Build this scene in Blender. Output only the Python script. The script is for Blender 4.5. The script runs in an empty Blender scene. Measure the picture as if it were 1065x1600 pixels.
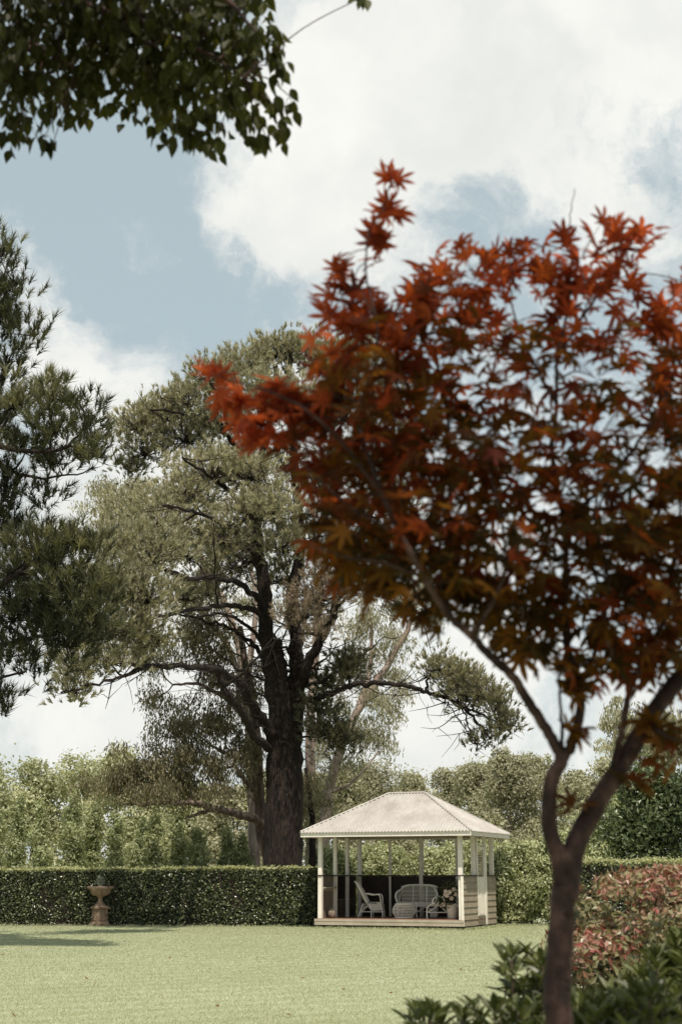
import bpy, math, random
import numpy as np
from mathutils import Vector, Matrix
random.seed(7)
rng = np.random.default_rng(11)
sc = bpy.context.scene
COL = sc.collection

# ---------------------------------------------------------------- camera
F = 2222.0; CX = 532.5; CY = 800.0; EYE = 1.5
TH = math.atan(570 / F)
cam_d = bpy.data.cameras.new("camera"); cam = bpy.data.objects.new("camera", cam_d); COL.objects.link(cam)
cam.location = (0, 0, EYE); cam.rotation_euler = (math.radians(90) + TH, 0, 0)
cam_d.sensor_fit = 'VERTICAL'; cam_d.sensor_height = 36; cam_d.sensor_width = 24; cam_d.lens = 50
cam_d.clip_end = 2000; cam_d.clip_start = 0.05
cam_d.dof.use_dof = True; cam_d.dof.focus_distance = 44; cam_d.dof.aperture_fstop = 4.8
sc.camera = cam
sc.view_settings.view_transform = 'Standard'; sc.view_settings.look = 'None'
sc.view_settings.exposure = 0.28; sc.view_settings.gamma = 1

# ---------------------------------------------------------------- sun
SUN = Vector((0.05, -0.45, 0.89)).normalized()
sd = bpy.data.lights.new("sun", 'SUN'); sd.energy = 4.8; sd.angle = math.radians(0.5); sd.color = (1.0, 0.92, 0.78)
so = bpy.data.objects.new("sun", sd); COL.objects.link(so); so.location = (0, 0, 60)
so.rotation_euler = SUN.to_track_quat('Z', 'Y').to_euler()

def P(px, py, D):
    dx = (px - CX) / F; dy = (CY - py) / F
    v = np.array([dx, math.cos(TH) - dy * math.sin(TH), math.sin(TH) + dy * math.cos(TH)])
    v = v * (D / v[1]); v[2] += EYE
    return v
def G(px, py, z=0.0):
    dx = (px - CX) / F; dy = (CY - py) / F
    v = np.array([dx, math.cos(TH) - dy * math.sin(TH), math.sin(TH) + dy * math.cos(TH)])
    k = (z - EYE) / v[2]; v = v * k; v[2] += EYE
    return v
def PM(D):   # pixels per metre near the horizon row
    return 1.032 * F / D

# ---------------------------------------------------------------- world: nishita sky with procedural clouds
w = bpy.data.worlds.new("World"); sc.world = w; w.use_nodes = True
nt = w.node_tree; nt.nodes.clear(); N = nt.nodes.new; L = nt.links.new
out = N('ShaderNodeOutputWorld'); bg = N('ShaderNodeBackground'); bg.inputs[1].default_value = 0.1
L(bg.outputs[0], out.inputs[0])
sky = N('ShaderNodeTexSky'); sky.sky_type = 'NISHITA'; sky.sun_disc = False
sky.sun_elevation = math.asin(SUN.z); sky.sun_rotation = math.atan2(SUN.x, SUN.y)
sky.air_density = 1.0; sky.dust_density = 2.0; sky.ozone_density = 1.0
def wmath(op, a, b=None, c=None, clamp=False):
    n = N('ShaderNodeMath'); n.operation = op; n.use_clamp = clamp
    for i, v in enumerate((a, b, c)):
        if v is None: continue
        if isinstance(v, (int, float)): n.inputs[i].default_value = v
        else: L(v, n.inputs[i])
    return n.outputs[0]
tc = N('ShaderNodeTexCoord')
nz = N('ShaderNodeTexNoise'); nz.inputs['Scale'].default_value = 7.0; nz.inputs['Detail'].default_value = 6; nz.inputs['Roughness'].default_value = 0.6
L(tc.outputs['Generated'], nz.inputs['Vector'])
sub = N('ShaderNodeVectorMath'); sub.operation = 'SUBTRACT'; L(nz.outputs['Color'], sub.inputs[0]); sub.inputs[1].default_value = (.5, .5, .5)
scl = N('ShaderNodeVectorMath'); scl.operation = 'SCALE'; L(sub.outputs[0], scl.inputs[0]); scl.inputs['Scale'].default_value = 0.16
addv = N('ShaderNodeVectorMath'); addv.operation = 'ADD'; L(tc.outputs['Generated'], addv.inputs[0]); L(scl.outputs[0], addv.inputs[1])
dens = wmath('ADD', 0.30, 0.0)
def sky_dir(px, py):
    v = P(px, py, 1.0) - np.array([0, 0, EYE]); return tuple(v / np.linalg.norm(v))
# (px, py, radius px, weight)  positive = cloud, negative = clear sky
for (px, py, r, wt) in [(820, 120, 330, .9), (560, 170, 200, .6), (470, 260, 120, .35), (600, 380, 110, .5), (1000, 330, 90, .35),
                        (200, 640, 170, .6), (60, 560, 90, .3), (330, 700, 160, .5), (700, 1080, 330, .55), (150, 1120, 250, .55),
                        (900, 620, 200, .1), (30, 390, 60, .75), (175, 330, 50, .75), (310, 270, 60, .5), (370, 330, 60, .4), (130, 560, 120, .45), (0, 290, 40, .5), (460, 400, 60, .4), (560, 60, 90, .4), (690, 230, 90, .2),
                        (190, 450, 190, -.6), (350, 500, 140, -.5), (60, 250, 150, -.5), (250, 250, 130, -.4), (740, 325, 85, -1.0),
                        (560, 510, 120, -.35), (1040, 230, 70, -.75), (1010, 470, 130, -.45), (790, 450, 150, -.4), (455, 50, 75, -.75), (850, 760, 200, -.2),
                        (930, 1000, 200, -.1)]:
    d = N('ShaderNodeVectorMath'); d.operation = 'DISTANCE'; L(addv.outputs[0], d.inputs[0]); d.inputs[1].default_value = sky_dir(px, py)
    q = wmath('DIVIDE', d.outputs['Value'], r / F * 1.15)
    q = wmath('MULTIPLY', wmath('MULTIPLY', q, q), -1.0)
    q = wmath('POWER', 2.718, q)
    dens = wmath('ADD', dens, wmath('MULTIPLY', q, wt))
n2 = N('ShaderNodeTexNoise'); n2.inputs['Scale'].default_value = 16; n2.inputs['Detail'].default_value = 9; n2.inputs['Roughness'].default_value = 0.62
L(addv.outputs[0], n2.inputs['Vector'])
dens = wmath('ADD', dens, wmath('MULTIPLY', wmath('SUBTRACT', n2.outputs['Fac'], 0.5), 2.0))
mr = N('ShaderNodeMapRange'); mr.interpolation_type = 'SMOOTHSTEP'; mr.clamp = True
L(dens, mr.inputs['Value']); mr.inputs['From Min'].default_value = 0.05; mr.inputs['From Max'].default_value = 0.95
pale = N('ShaderNodeMix'); pale.data_type = 'RGBA'; pale.inputs[0].default_value = 0.75
L(sky.outputs[0], pale.inputs[6]); pale.inputs[7].default_value = (4.45, 5.3, 5.4, 1)
n3 = N('ShaderNodeTexNoise'); n3.inputs['Scale'].default_value = 9; n3.inputs['Detail'].default_value = 7
L(addv.outputs[0], n3.inputs['Vector'])
cr = N('ShaderNodeMapRange'); L(n3.outputs['Fac'], cr.inputs['Value']); cr.inputs['From Min'].default_value = .3; cr.inputs['From Max'].default_value = .7
cl = N('ShaderNodeMix'); cl.data_type = 'RGBA'; L(cr.outputs[0], cl.inputs[0])
cl.inputs[6].default_value = (6.6, 6.75, 6.5, 1); cl.inputs[7].default_value = (8.2, 8.15, 7.75, 1)
mx = N('ShaderNodeMix'); mx.data_type = 'RGBA'; L(mr.outputs[0], mx.inputs[0]); L(pale.outputs[2], mx.inputs[6]); L(cl.outputs[2], mx.inputs[7])
L(mx.outputs[2], bg.inputs[0])

# ---------------------------------------------------------------- materials
def mat(name):
    m = bpy.data.materials.new(name); m.use_nodes = True; t = m.node_tree
    b = t.nodes['Principled BSDF']; return m, t, b
def ramp(t, fac, stops):
    r = t.nodes.new('ShaderNodeValToRGB'); e = r.color_ramp.elements
    while len(e) > 1: e.remove(e[-1])
    e[0].position = stops[0][0]; e[0].color = (*stops[0][1], 1)
    for p, c in stops[1:]:
        x = e.new(p); x.color = (*c, 1)
    t.links.new(fac, r.inputs[0]); return r.outputs[0]
def noise(t, scale, detail=5, rough=.55, coord='Object', stretch=None):
    c = t.nodes.new('ShaderNodeTexCoord'); v = c.outputs[coord]
    if stretch:
        mp = t.nodes.new('ShaderNodeMapping'); mp.inputs['Scale'].default_value = stretch; t.links.new(v, mp.inputs[0]); v = mp.outputs[0]
    n = t.nodes.new('ShaderNodeTexNoise'); n.inputs['Scale'].default_value = scale; n.inputs['Detail'].default_value = detail
    n.inputs['Roughness'].default_value = rough; t.links.new(v, n.inputs['Vector']); return n.outputs['Fac']
def leafmat(name, stops, trans=.3, rough=.5, spec=.35, tcol=None):
    m, t, b = mat(name)
    a = t.nodes.new('ShaderNodeAttribute'); a.attribute_name = 'rnd'
    c = ramp(t, a.outputs['Fac'], stops)
    t.links.new(c, b.inputs['Base Color']); b.inputs['Roughness'].default_value = rough
    b.inputs['Specular IOR Level'].default_value = spec
    tr = t.nodes.new('ShaderNodeBsdfTranslucent')
    mxx = t.nodes.new('ShaderNodeMix'); mxx.data_type = 'RGBA'; mxx.blend_type = 'MULTIPLY'; mxx.inputs[0].default_value = 1
    t.links.new(c, mxx.inputs[6]); mxx.inputs[7].default_value = (*(tcol or (1.5, 1.5, .9)), 1); t.links.new(mxx.outputs[2], tr.inputs[0])
    ms = t.nodes.new('ShaderNodeMixShader'); ms.inputs[0].default_value = trans
    t.links.new(b.outputs[0], ms.inputs[1]); t.links.new(tr.outputs[0], ms.inputs[2])
    t.links.new(ms.outputs[0], t.nodes['Material Output'].inputs[0]); return m
def surf(name, stops, scale=4, rough=.7, bump=0, bscale=30, stretch=None, spec=.3, detail=5):
    m, t, b = mat(name)
    c = ramp(t, noise(t, scale, detail, stretch=stretch), stops); t.links.new(c, b.inputs['Base Color'])
    b.inputs['Roughness'].default_value = rough; b.inputs['Specular IOR Level'].default_value = spec
    if bump:
        bn = t.nodes.new('ShaderNodeBump'); bn.inputs['Strength'].default_value = 1; bn.inputs['Distance'].default_value = bump
        t.links.new(noise(t, bscale, 4, stretch=stretch), bn.inputs['Height']); t.links.new(bn.outputs[0], b.inputs['Normal'])
    return m
M = {}
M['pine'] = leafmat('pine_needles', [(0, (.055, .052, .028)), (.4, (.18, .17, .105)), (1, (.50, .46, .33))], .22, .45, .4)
M['pine_near'] = leafmat('pine_needles_dark', [(0, (.012, .014, .007)), (.45, (.055, .058, .027)), (1, (.25, .235, .12))], .22, .45, .4)
M['pine_dry'] = leafmat('pine_needles_dry', [(0, (.14, .10, .07)), (1, (.34, .27, .21))], .2, .6, .2)
M['gum'] = leafmat('gum_leaves', [(0, (.15, .14, .09)), (.5, (.27, .255, .17)), (1, (.42, .40, .29))], .3, .5, .4)
M['gum_dark'] = leafmat('gum_leaves_dark', [(0, (.065, .055, .03)), (.5, (.14, .125, .07)), (1, (.30, .26, .17))], .3, .5, .4)
M['gum_far'] = leafmat('gum_leaves_far', [(0, (.17, .165, .11)), (.5, (.33, .32, .225)), (1, (.52, .50, .38))], .3, .6, .25)
M['bright'] = leafmat('bright_leaves', [(0, (.17, .175, .10)), (.5, (.37, .38, .245)), (1, (.60, .60, .44))], .35, .45, .4)
M['column'] = leafmat('upright_shrub_leaves', [(0, (.13, .145, .07)), (.5, (.34, .365, .21)), (1, (.58, .59, .41))], .35, .45, .4)
M['darktree'] = leafmat('glossy_tree_leaves', [(0, (.03, .042, .015)), (.6, (.07, .09, .035)), (1, (.17, .20, .10))], .25, .35, .5)
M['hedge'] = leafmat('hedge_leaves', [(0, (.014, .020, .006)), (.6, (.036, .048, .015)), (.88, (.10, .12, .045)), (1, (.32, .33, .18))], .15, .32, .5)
M['hedge_top'] = leafmat('hedge_sunlit_leaves', [(0, (.20, .21, .10)), (1, (.48, .48, .29))], .3, .45, .4)  # paler copy of the hedge leaves; sunlight on the top painted into the colour
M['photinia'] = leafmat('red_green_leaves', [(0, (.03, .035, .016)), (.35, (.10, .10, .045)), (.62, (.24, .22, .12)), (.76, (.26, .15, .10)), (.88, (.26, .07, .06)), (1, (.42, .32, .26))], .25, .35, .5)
M['gardenia'] = leafmat('shrub_leaves', [(0, (.018, .024, .006)), (.5, (.045, .055, .014)), (1, (.12, .13, .045))], .25, .4, .35)
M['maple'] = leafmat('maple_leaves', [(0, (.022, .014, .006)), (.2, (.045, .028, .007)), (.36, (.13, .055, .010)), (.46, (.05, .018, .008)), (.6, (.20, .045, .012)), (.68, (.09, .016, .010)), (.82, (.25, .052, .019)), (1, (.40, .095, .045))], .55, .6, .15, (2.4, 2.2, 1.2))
M['broad'] = leafmat('broad_leaves', [(0, (.018, .02, .006)), (.5, (.032, .035, .010)), (1, (.07, .078, .02))], .4, .55, .2, (2.2, 2.0, .7))
M['bark'] = surf('dark_furrowed_bark', [(.38, (.006, .004, .003)), (.52, (.02, .013, .010)), (.66, (.035, .024, .019)), (.8, (.075, .056, .046))], 6, .9, .06, 9, (3, 3, .6))
M['bark_gum'] = surf('pale_gum_bark', [(.3, (.14, .10, .085)), (.5, (.26, .20, .17)), (.75, (.42, .36, .32))], 3, .8, .02, 8, (2, 2, .4))
M['bark_mid'] = surf('brown_gum_bark', [(.3, (.05, .035, .028)), (.5, (.11, .08, .065)), (.75, (.24, .19, .16))], 3, .85, .02, 8, (2, 2, .5))
M['bark_maple'] = surf('maple_bark', [(.35, (.014, .007, .006)), (.5, (.035, .018, .015)), (.62, (.07, .038, .031)), (.78, (.15, .10, .085))], 22, .85, .005, 45, (1, 1, .7))
M['twig'] = surf('thin_twig_bark', [(.3, (.05, .033, .022)), (.8, (.13, .09, .065))], 10, .9)
M['white_paint'] = surf('cream_paint', [(.3, (.66, .60, .54)), (.7, (.79, .735, .67))], 5, .55)
M['siding'] = surf('taupe_painted_boards', [(.3, (.24, .195, .15)), (.7, (.32, .265, .21))], 3, .65)
M['fascia'] = surf('grey_cream_painted_timber', [(.3, (.33, .28, .22)), (.7, (.43, .375, .30))], 3, .65)
M['dark_timber'] = surf('dark_stained_timber', [(.3, (.018, .011, .008)), (.7, (.035, .022, .015))], 5, .6)
M['pier'] = surf('black_footing', [(.3, (.01, .008, .006)), (.7, (.02, .015, .012))], 5, .9)
M['brown_panel'] = surf('brown_grey_panel', [(.3, (.15, .12, .09)), (.7, (.22, .18, .14))], 4, .7)
M['decking'] = surf('red_brown_decking', [(.3, (.16, .075, .05)), (.7, (.27, .14, .10))], 5, .55, 0, 30, (1, 12, 1))
M['wicker'] = surf('white_wicker', [(.3, (.80, .74, .65)), (.7, (.90, .85, .77))], 20, .6)
M['wicker_weave'] = surf('woven_cane', [(.35, (.45, .40, .34)), (.65, (.76, .70, .61))], 60, .7)
M['ceramic'] = surf('white_glazed_pot', [(.3, (.58, .55, .47)), (.7, (.68, .65, .57))], 6, .35)
M['terracotta'] = surf('sandstone', [(.3, (.13, .085, .055)), (.5, (.24, .165, .115)), (.72, (.34, .26, .19))], 5, .85, .004, 40)
M['soil'] = surf('garden_soil', [(.3, (.07, .04, .025)), (.7, (.15, .09, .06))], 12, .95, .03, 12)
M['petal'] = surf('pink_white_petals', [(.3, (.62, .42, .36)), (.7, (.78, .68, .58))], 25, .6)
M['grey_plant'] = leafmat('silver_leaves', [(0, (.22, .24, .18)), (1, (.42, .44, .36))], .25, .6, .2)
M['clay'] = surf('grey_clay', [(.3, (.14, .11, .09)), (.7, (.24, .19, .15))], 8, .8)

# roof iron: weathered, with dirt stains
m, t, b = mat('weathered_corrugated_iron')
c1 = ramp(t, noise(t, 1.3, 6, .6), [(.3, (.32, .295, .275)), (.5, (.395, .37, .35)), (.7, (.45, .425, .405))])
c2 = ramp(t, noise(t, 9, 5, .7, stretch=(1, .25, 1)), [(.35, (.55, .50, .46)), (.6, (1, 1, 1))])
mm = t.nodes.new('ShaderNodeMix'); mm.data_type = 'RGBA'; mm.blend_type = 'MULTIPLY'; mm.inputs[0].default_value = .3
t.links.new(c1, mm.inputs[6]); t.links.new(c2, mm.inputs[7]); t.links.new(mm.outputs[2], b.inputs['Base Color'])
b.inputs['Roughness'].default_value = .6; b.inputs['Metallic'].default_value = .1; M['roof'] = m

# lawn
m, t, b = mat('mown_lawn')
big = noise(t, .35, 5, .6); fine = noise(t, 120, 4, .6); mid = noise(t, 4, 5, .6)
wv = t.nodes.new('ShaderNodeTexWave'); wv.inputs['Scale'].default_value = .42; wv.inputs['Distortion'].default_value = 1.2; wv.inputs['Detail'].default_value = 2
tcn = t.nodes.new('ShaderNodeTexCoord'); mp = t.nodes.new('ShaderNodeMapping'); mp.inputs['Rotation'].default_value = (0, 0, math.radians(62)); t.links.new(tcn.outputs['Object'], mp.inputs[0]); t.links.new(mp.outputs[0], wv.inputs['Vector'])
def addm(t, a, b_, ka=1, kb=1):
    x = t.nodes.new('ShaderNodeMath'); x.operation = 'MULTIPLY'; t.links.new(a, x.inputs[0]); x.inputs[1].default_value = ka
    y = t.nodes.new('ShaderNodeMath'); y.operation = 'MULTIPLY_ADD'; t.links.new(b_, y.inputs[0]); y.inputs[1].default_value = kb; t.links.new(x.outputs[0], y.inputs[2]); return y.outputs[0]
s = addm(t, big, mid, .3, .2); s = addm(t, s, fine, 1, .18); s = addm(t, s, wv.outputs['Fac'], 1, .10)
c = ramp(t, s, [(.30, (.25, .265, .16)), (.42, (.305, .325, .215)), (.56, (.365, .38, .27))])
t.links.new(c, b.inputs['Base Color']); b.inputs['Roughness'].default_value = .8; b.inputs['Specular IOR Level'].default_value = .15
bn = t.nodes.new('ShaderNodeBump'); bn.inputs['Distance'].default_value = .004; bn.inputs['Strength'].default_value = .6; t.links.new(fine, bn.inputs['Height']); t.links.new(bn.outputs[0], b.inputs['Normal'])
M['lawn'] = m
M['blade'] = leafmat('grass_blades', [(0, (.26, .275, .16)), (.5, (.315, .33, .21)), (1, (.385, .40, .28))], .35, .5, .2)

# ---------------------------------------------------------------- mesh helpers
class MB:
    def __init__(s): s.v = []; s.f = []; s.r = []; s.n = 0
    def add(s, v, f, mi=0, rnd=None, smooth=False):
        v = np.asarray(v, float).reshape(-1, 3); f = np.asarray(f, int)
        if len(v) == 0 or len(f) == 0: return
        s.v.append(v); s.f.append((f + s.n, mi, smooth))
        s.r.append(np.full(len(v), .5) if rnd is None else np.asarray(rnd, float)); s.n += len(v)
    def box(s, lo, hi, mi=0):
        x0, y0, z0 = lo; x1, y1, z1 = hi
        v = [(x0,y0,z0),(x1,y0,z0),(x1,y1,z0),(x0,y1,z0),(x0,y0,z1),(x1,y0,z1),(x1,y1,z1),(x0,y1,z1)]
        s.add(v, [(3,2,1,0),(4,5,6,7),(0,1,5,4),(1,2,6,5),(2,3,7,6),(3,0,4,7)], mi)
    def tube(s, pts, rad, sides=8, mi=0, cap=True):
        p = np.asarray(pts, float); n = len(p)
        r = np.full(n, rad) if np.isscalar(rad) else np.asarray(rad, float)
        tan = np.gradient(p, axis=0); tan /= (np.linalg.norm(tan, axis=1)[:, None] + 1e-9)
        ref = np.array([0, 0, 1.0]) if abs(tan[0][2]) < .9 else np.array([1.0, 0, 0])
        u = np.cross(tan[0], ref); u /= np.linalg.norm(u)
        ang = np.linspace(0, 2 * math.pi, sides, endpoint=False); ca = np.cos(ang)[:, None]; sa = np.sin(ang)[:, None]
        V = np.empty((n, sides, 3))
        for i in range(n):
            u = u - tan[i] * np.dot(u, tan[i]); u /= (np.linalg.norm(u) + 1e-9); w_ = np.cross(tan[i], u)
            V[i] = p[i] + r[i] * (ca * u + sa * w_)
        i, j = np.meshgrid(np.arange(n - 1), np.arange(sides), indexing='ij'); i = i.ravel(); j = j.ravel(); k = (j + 1) % sides
        s.add(V.reshape(-1, 3), np.stack([i*sides+j, i*sides+k, (i+1)*sides+k, (i+1)*sides+j], 1), mi, None, True)
        if cap:
            base = s.n - n * sides
            for ring, off in ((0, 0), (n - 1, (n - 1) * sides)):
                c = p[ring]; s.add(np.vstack([V[ring], c]), [((q + 1) % sides, q, sides) if ring == 0 else (q, (q + 1) % sides, sides) for q in range(sides)], mi)
    def lathe(s, prof, centre=(0, 0, 0), seg=28, mi=0, flute=None):
        pr = np.asarray(prof, float); a = np.linspace(0, 2*math.pi, seg, endpoint=False); n = len(pr)
        V = np.empty((n, seg, 3))
        for i, (r, z) in enumerate(pr):
            rr = r * (1 + (flute[2] * np.cos(a * flute[3]) if flute and flute[0] <= z <= flute[1] else 0))
            V[i, :, 0] = centre[0] + rr * np.cos(a); V[i, :, 1] = centre[1] + rr * np.sin(a); V[i, :, 2] = centre[2] + z
        i, j = np.meshgrid(np.arange(n - 1), np.arange(seg), indexing='ij'); i = i.ravel(); j = j.ravel(); k = (j + 1) % seg
        s.add(V.reshape(-1, 3), np.stack([i*seg+j, i*seg+k, (i+1)*seg+k, (i+1)*seg+j], 1), mi, None, True)
    def build(s, name, mats, parent=None, origin=None):
        v = np.vstack(s.v).astype(np.float32)
        if origin is not None: v = v - np.asarray(origin, np.float32)
        tot = []; idx = []; mi = []; sm = []
        for f, m_, sm_ in s.f:
            idx.append(f.ravel()); tot.append(np.full(len(f), f.shape[1])); mi.append(np.full(len(f), m_)); sm.append(np.full(len(f), sm_))
        idx = np.concatenate(idx).astype(np.int32); tot = np.concatenate(tot).astype(np.int32); mi = np.concatenate(mi).astype(np.int32); sm = np.concatenate(sm)
        me = bpy.data.meshes.new(name); me.vertices.add(len(v)); me.vertices.foreach_set('co', v.ravel())
        me.loops.add(len(idx)); me.loops.foreach_set('vertex_index', idx); me.polygons.add(len(tot))
        st = np.concatenate([[0], np.cumsum(tot)[:-1]]).astype(np.int32)
        me.polygons.foreach_set('loop_start', st); me.polygons.foreach_set('loop_total', tot)
        me.polygons.foreach_set('material_index', mi); me.polygons.foreach_set('use_smooth', sm.astype(bool))
        at = me.attributes.new('rnd', 'FLOAT', 'POINT'); at.data.foreach_set('value', np.concatenate(s.r).astype(np.float32))
        for m_ in (mats if isinstance(mats, (list, tuple)) else [mats]): me.materials.append(M[m_] if isinstance(m_, str) else m_)
        me.update(calc_edges=True); me.validate()
        o = bpy.data.objects.new(name, me); COL.objects.link(o)
        if parent is not None: o.parent = parent
        if origin is not None and parent is None: o.location = tuple(float(q) for q in origin)
        return o
def tag(o, label, cat, group=None, kind=None):
    if label: o['label'] = label
    if cat: o['category'] = cat
    if group: o['group'] = group
    if kind: o['kind'] = kind
    return o
def thing(name, label, cat, loc=(0, 0, 0), rz=0, group=None):
    o = bpy.data.objects.new(name, None); COL.objects.link(o); o.location = tuple(float(q) for q in loc); o.rotation_euler = (0, 0, rz)
    o.empty_display_size = .3
    return tag(o, label, cat, group)
def unit(v): return v / (np.linalg.norm(v, axis=-1, keepdims=True) + 1e-9)
def rdir(n): return unit(rng.normal(size=(n, 3)))
def smooth(pts, k=6):
    p = np.asarray(pts, float); q = np.vstack([2*p[0]-p[1], p, 2*p[-1]-p[-2]]); o = []
    for i in range(1, len(q) - 2):
        for u in np.linspace(0, 1, k, endpoint=False):
            o.append(.5*((2*q[i]) + (-q[i-1]+q[i+1])*u + (2*q[i-1]-5*q[i]+4*q[i+1]-q[i+2])*u*u + (-q[i-1]+3*q[i]-3*q[i+1]+q[i+2])*u**3))
    o.append(q[-2]); return np.array(o)
def leaves(mb, c, nrm, l, w_, mi=0, rnd=None, axis=None):
    n = len(c); l = np.broadcast_to(l, (n,))[:, None]; w_ = np.broadcast_to(w_, (n,))[:, None]
    nrm = unit(nrm); t_ = rdir(n) if axis is None else unit(axis)
    t_ = unit(t_ - nrm * np.sum(t_*nrm, 1, keepdims=True)) if axis is None else t_
    s_ = unit(np.cross(nrm, t_)); nn = np.cross(t_, s_)
    V = np.stack([c - t_*l/2, c + s_*w_/2 + nn*w_*.15 - t_*l*.05, c + t_*l/2 - nn*w_*.1, c - s_*w_/2 + nn*w_*.15 - t_*l*.05], 1)
    r = rng.random(n) if rnd is None else rnd
    mb.add(V.reshape(-1, 3), np.arange(n*4).reshape(n, 4), mi, np.repeat(r, 4))
def tufts(mb, p, ax, length, width, K=14, spread=.75, mi=0, rnd=None):
    n = len(p); r = rng.random(n) if rnd is None else rnd
    q = np.repeat(p, K, 0); a = np.repeat(unit(ax), K, 0); s_ = rdir(n*K); d = unit(a*(1.0 - .4*rng.random((n*K, 1))) + s_*spread*(.3+.8*rng.random((n*K, 1))))
    q = q + a * (rng.random((n*K, 1)) - .6) * length * .7
    ln = length * (.65 + .5*rng.random((n*K, 1))); side = unit(np.cross(d, rdir(n*K))) * width/2
    tip = q + d*ln; tip[:, 2] -= ln[:, 0]*.08
    V = np.stack([q - side, q + side, tip], 1)
    rr = np.clip(np.repeat(r, K) + (rng.random(n*K)-.5)*.35, 0, 1)
    mb.add(V.reshape(-1, 3), np.arange(n*K*3).reshape(-1, 3), mi, np.repeat(rr, 3))
class Wood:
    """limbs of one tree: a mesh plus sample points that twigs can start from"""
    def __init__(s): s.mb = MB(); s.p = []; s.r = []
    def limb(s, pts, r0, r1, sides=8, k=6, wob=0.0, attach=True):
        q = smooth(pts, k); n = len(q)
        if wob: q[1:-1] += rng.normal(size=(n-2, 3))*wob
        u = np.linspace(0, 1, n); rad = r0 + (r1 - r0)*u**.85
        s.mb.tube(q, rad, sides)
        if attach: s.p.append(q); s.r.append(rad)
        return q
    def near(s, c, up=.35):
        A = np.vstack(s.p); R = np.concatenate(s.r); d = np.linalg.norm(A - c, axis=1) + np.maximum(0, A[:, 2] - c[2])*up*2
        i = int(np.argmin(d)); return A[i], R[i]
    def reach(s, c, r=.05, sag=.12, attach=True, sides=6):
        a, R = s.near(np.asarray(c)); v = np.asarray(c) - a; d = np.linalg.norm(v)
        mid1 = a + v*.35 + np.array([0, 0, -sag*d*.5]) + rng.normal(size=3)*d*.05
        mid2 = a + v*.7 + np.array([0, 0, -sag*d*.3]) + rng.normal(size=3)*d*.05
        return s.limb([a, mid1, mid2, c], min(R*.8, r), r*.3, sides, 4, 0, attach)
def px_limb(pts):   # [(px,py,D)...]
    return [P(*q) for q in pts]

def pine_clump(wd, nb, cen, rx, ry, rz, nsub, tper, tl, tw, K=13, mi=0, rlo=0, rhi=1, twig=.03, spr=3.4):
    cen = np.asarray(cen); wd.reach(cen - np.array([0, 0, rz*.35]), r=max(rx, ry)*.045 + .02)
    d = rdir(nsub); d[:, 2] = d[:, 2]*.8 + .25; d = unit(d)
    start = cen - np.array([0, 0, rz*.35])
    ends = cen + d*np.array([rx, ry, rz])*(.35 + .7*rng.random((nsub, 1))**.6)
    pp = []; aa = []; rr = []
    for e in ends:
        v = e - start; L_ = np.linalg.norm(v)
        mid = start + v*.55 + np.array([0, 0, -.10*L_]) + rng.normal(size=3)*.05*L_
        wd.mb.tube(np.array([start, mid, e]), [twig, twig*.6, twig*.25], 3, 0, False)
        n = tper; br = rng.random()
        cen2 = e; off = rng.normal(size=(n, 3))*np.array([.30, .30, .24])*tl*spr
        q = cen2 + off; pp.append(q)
        ax = unit(off + d[0]*0 + unit(v)*tl*1.3 + np.array([0, 0, tl*2.6])); aa.append(ax)
        rr.append(np.clip(rlo + (rhi-rlo)*(br*.4 + rng.random(n)*.6), 0, 1))
    tufts(nb, np.vstack(pp), np.vstack(aa), tl, tw, K, .75, mi, np.concatenate(rr))
def leaf_clump(mb, cen, r, n, l, w_, mi=0, rlo=0, rhi=1, hang=False, shell=.55, updome=.25, jit=.10):
    cen = np.asarray(cen); r = np.broadcast_to(r, (3,))
    d = rdir(n); d[:, 2] += updome; d = unit(d)
    rad = shell + (1-shell)*rng.random((n, 1))**.7
    c = cen + d*r*rad + rng.normal(size=(n, 3))*r*jit
    br = rng.random()*.4
    rn = np.clip(rlo + (rhi-rlo)*(br + rng.random(n)*.6), 0, 1)
    if hang:
        ax = rng.normal(size=(n, 3))*.45; ax[:, 2] -= 1
        leaves(mb, c, np.cross(unit(ax), rdir(n)), l*(.6+.7*rng.random(n)), w_, mi, rn, axis=ax)
    else:
        leaves(mb, c, d + rng.normal(size=(n, 3))*.55, l*(.6+.7*rng.random(n)), w_*(.6+.7*rng.random(n)), mi, rn)

# ================================================================ SETTING
g = MB(); g.add([(-400, -60, 0), (400, -60, 0), (400, 700, 0), (-400, 700, 0)], [(0, 1, 2, 3)])
tag(g.build('lawn', 'lawn'), None, None, kind='structure')
# soil bed along the foot of the left hedge
n = 60; xs = np.linspace(-14, -0.9, n); yf = 47.35 + (xs + 11) * -.12 - .35 + rng.normal(size=n) * .05
v = np.vstack([np.stack([xs, yf, np.full(n, .006)], 1), np.stack([xs, yf + 1.6, np.full(n, .03)], 1)])
b_ = MB(); b_.add(v, [(i, i+1, n+i+1, n+i) for i in range(n-1)]); tag(b_.build('garden_bed', 'soil'), None, None, kind='structure')

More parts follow.
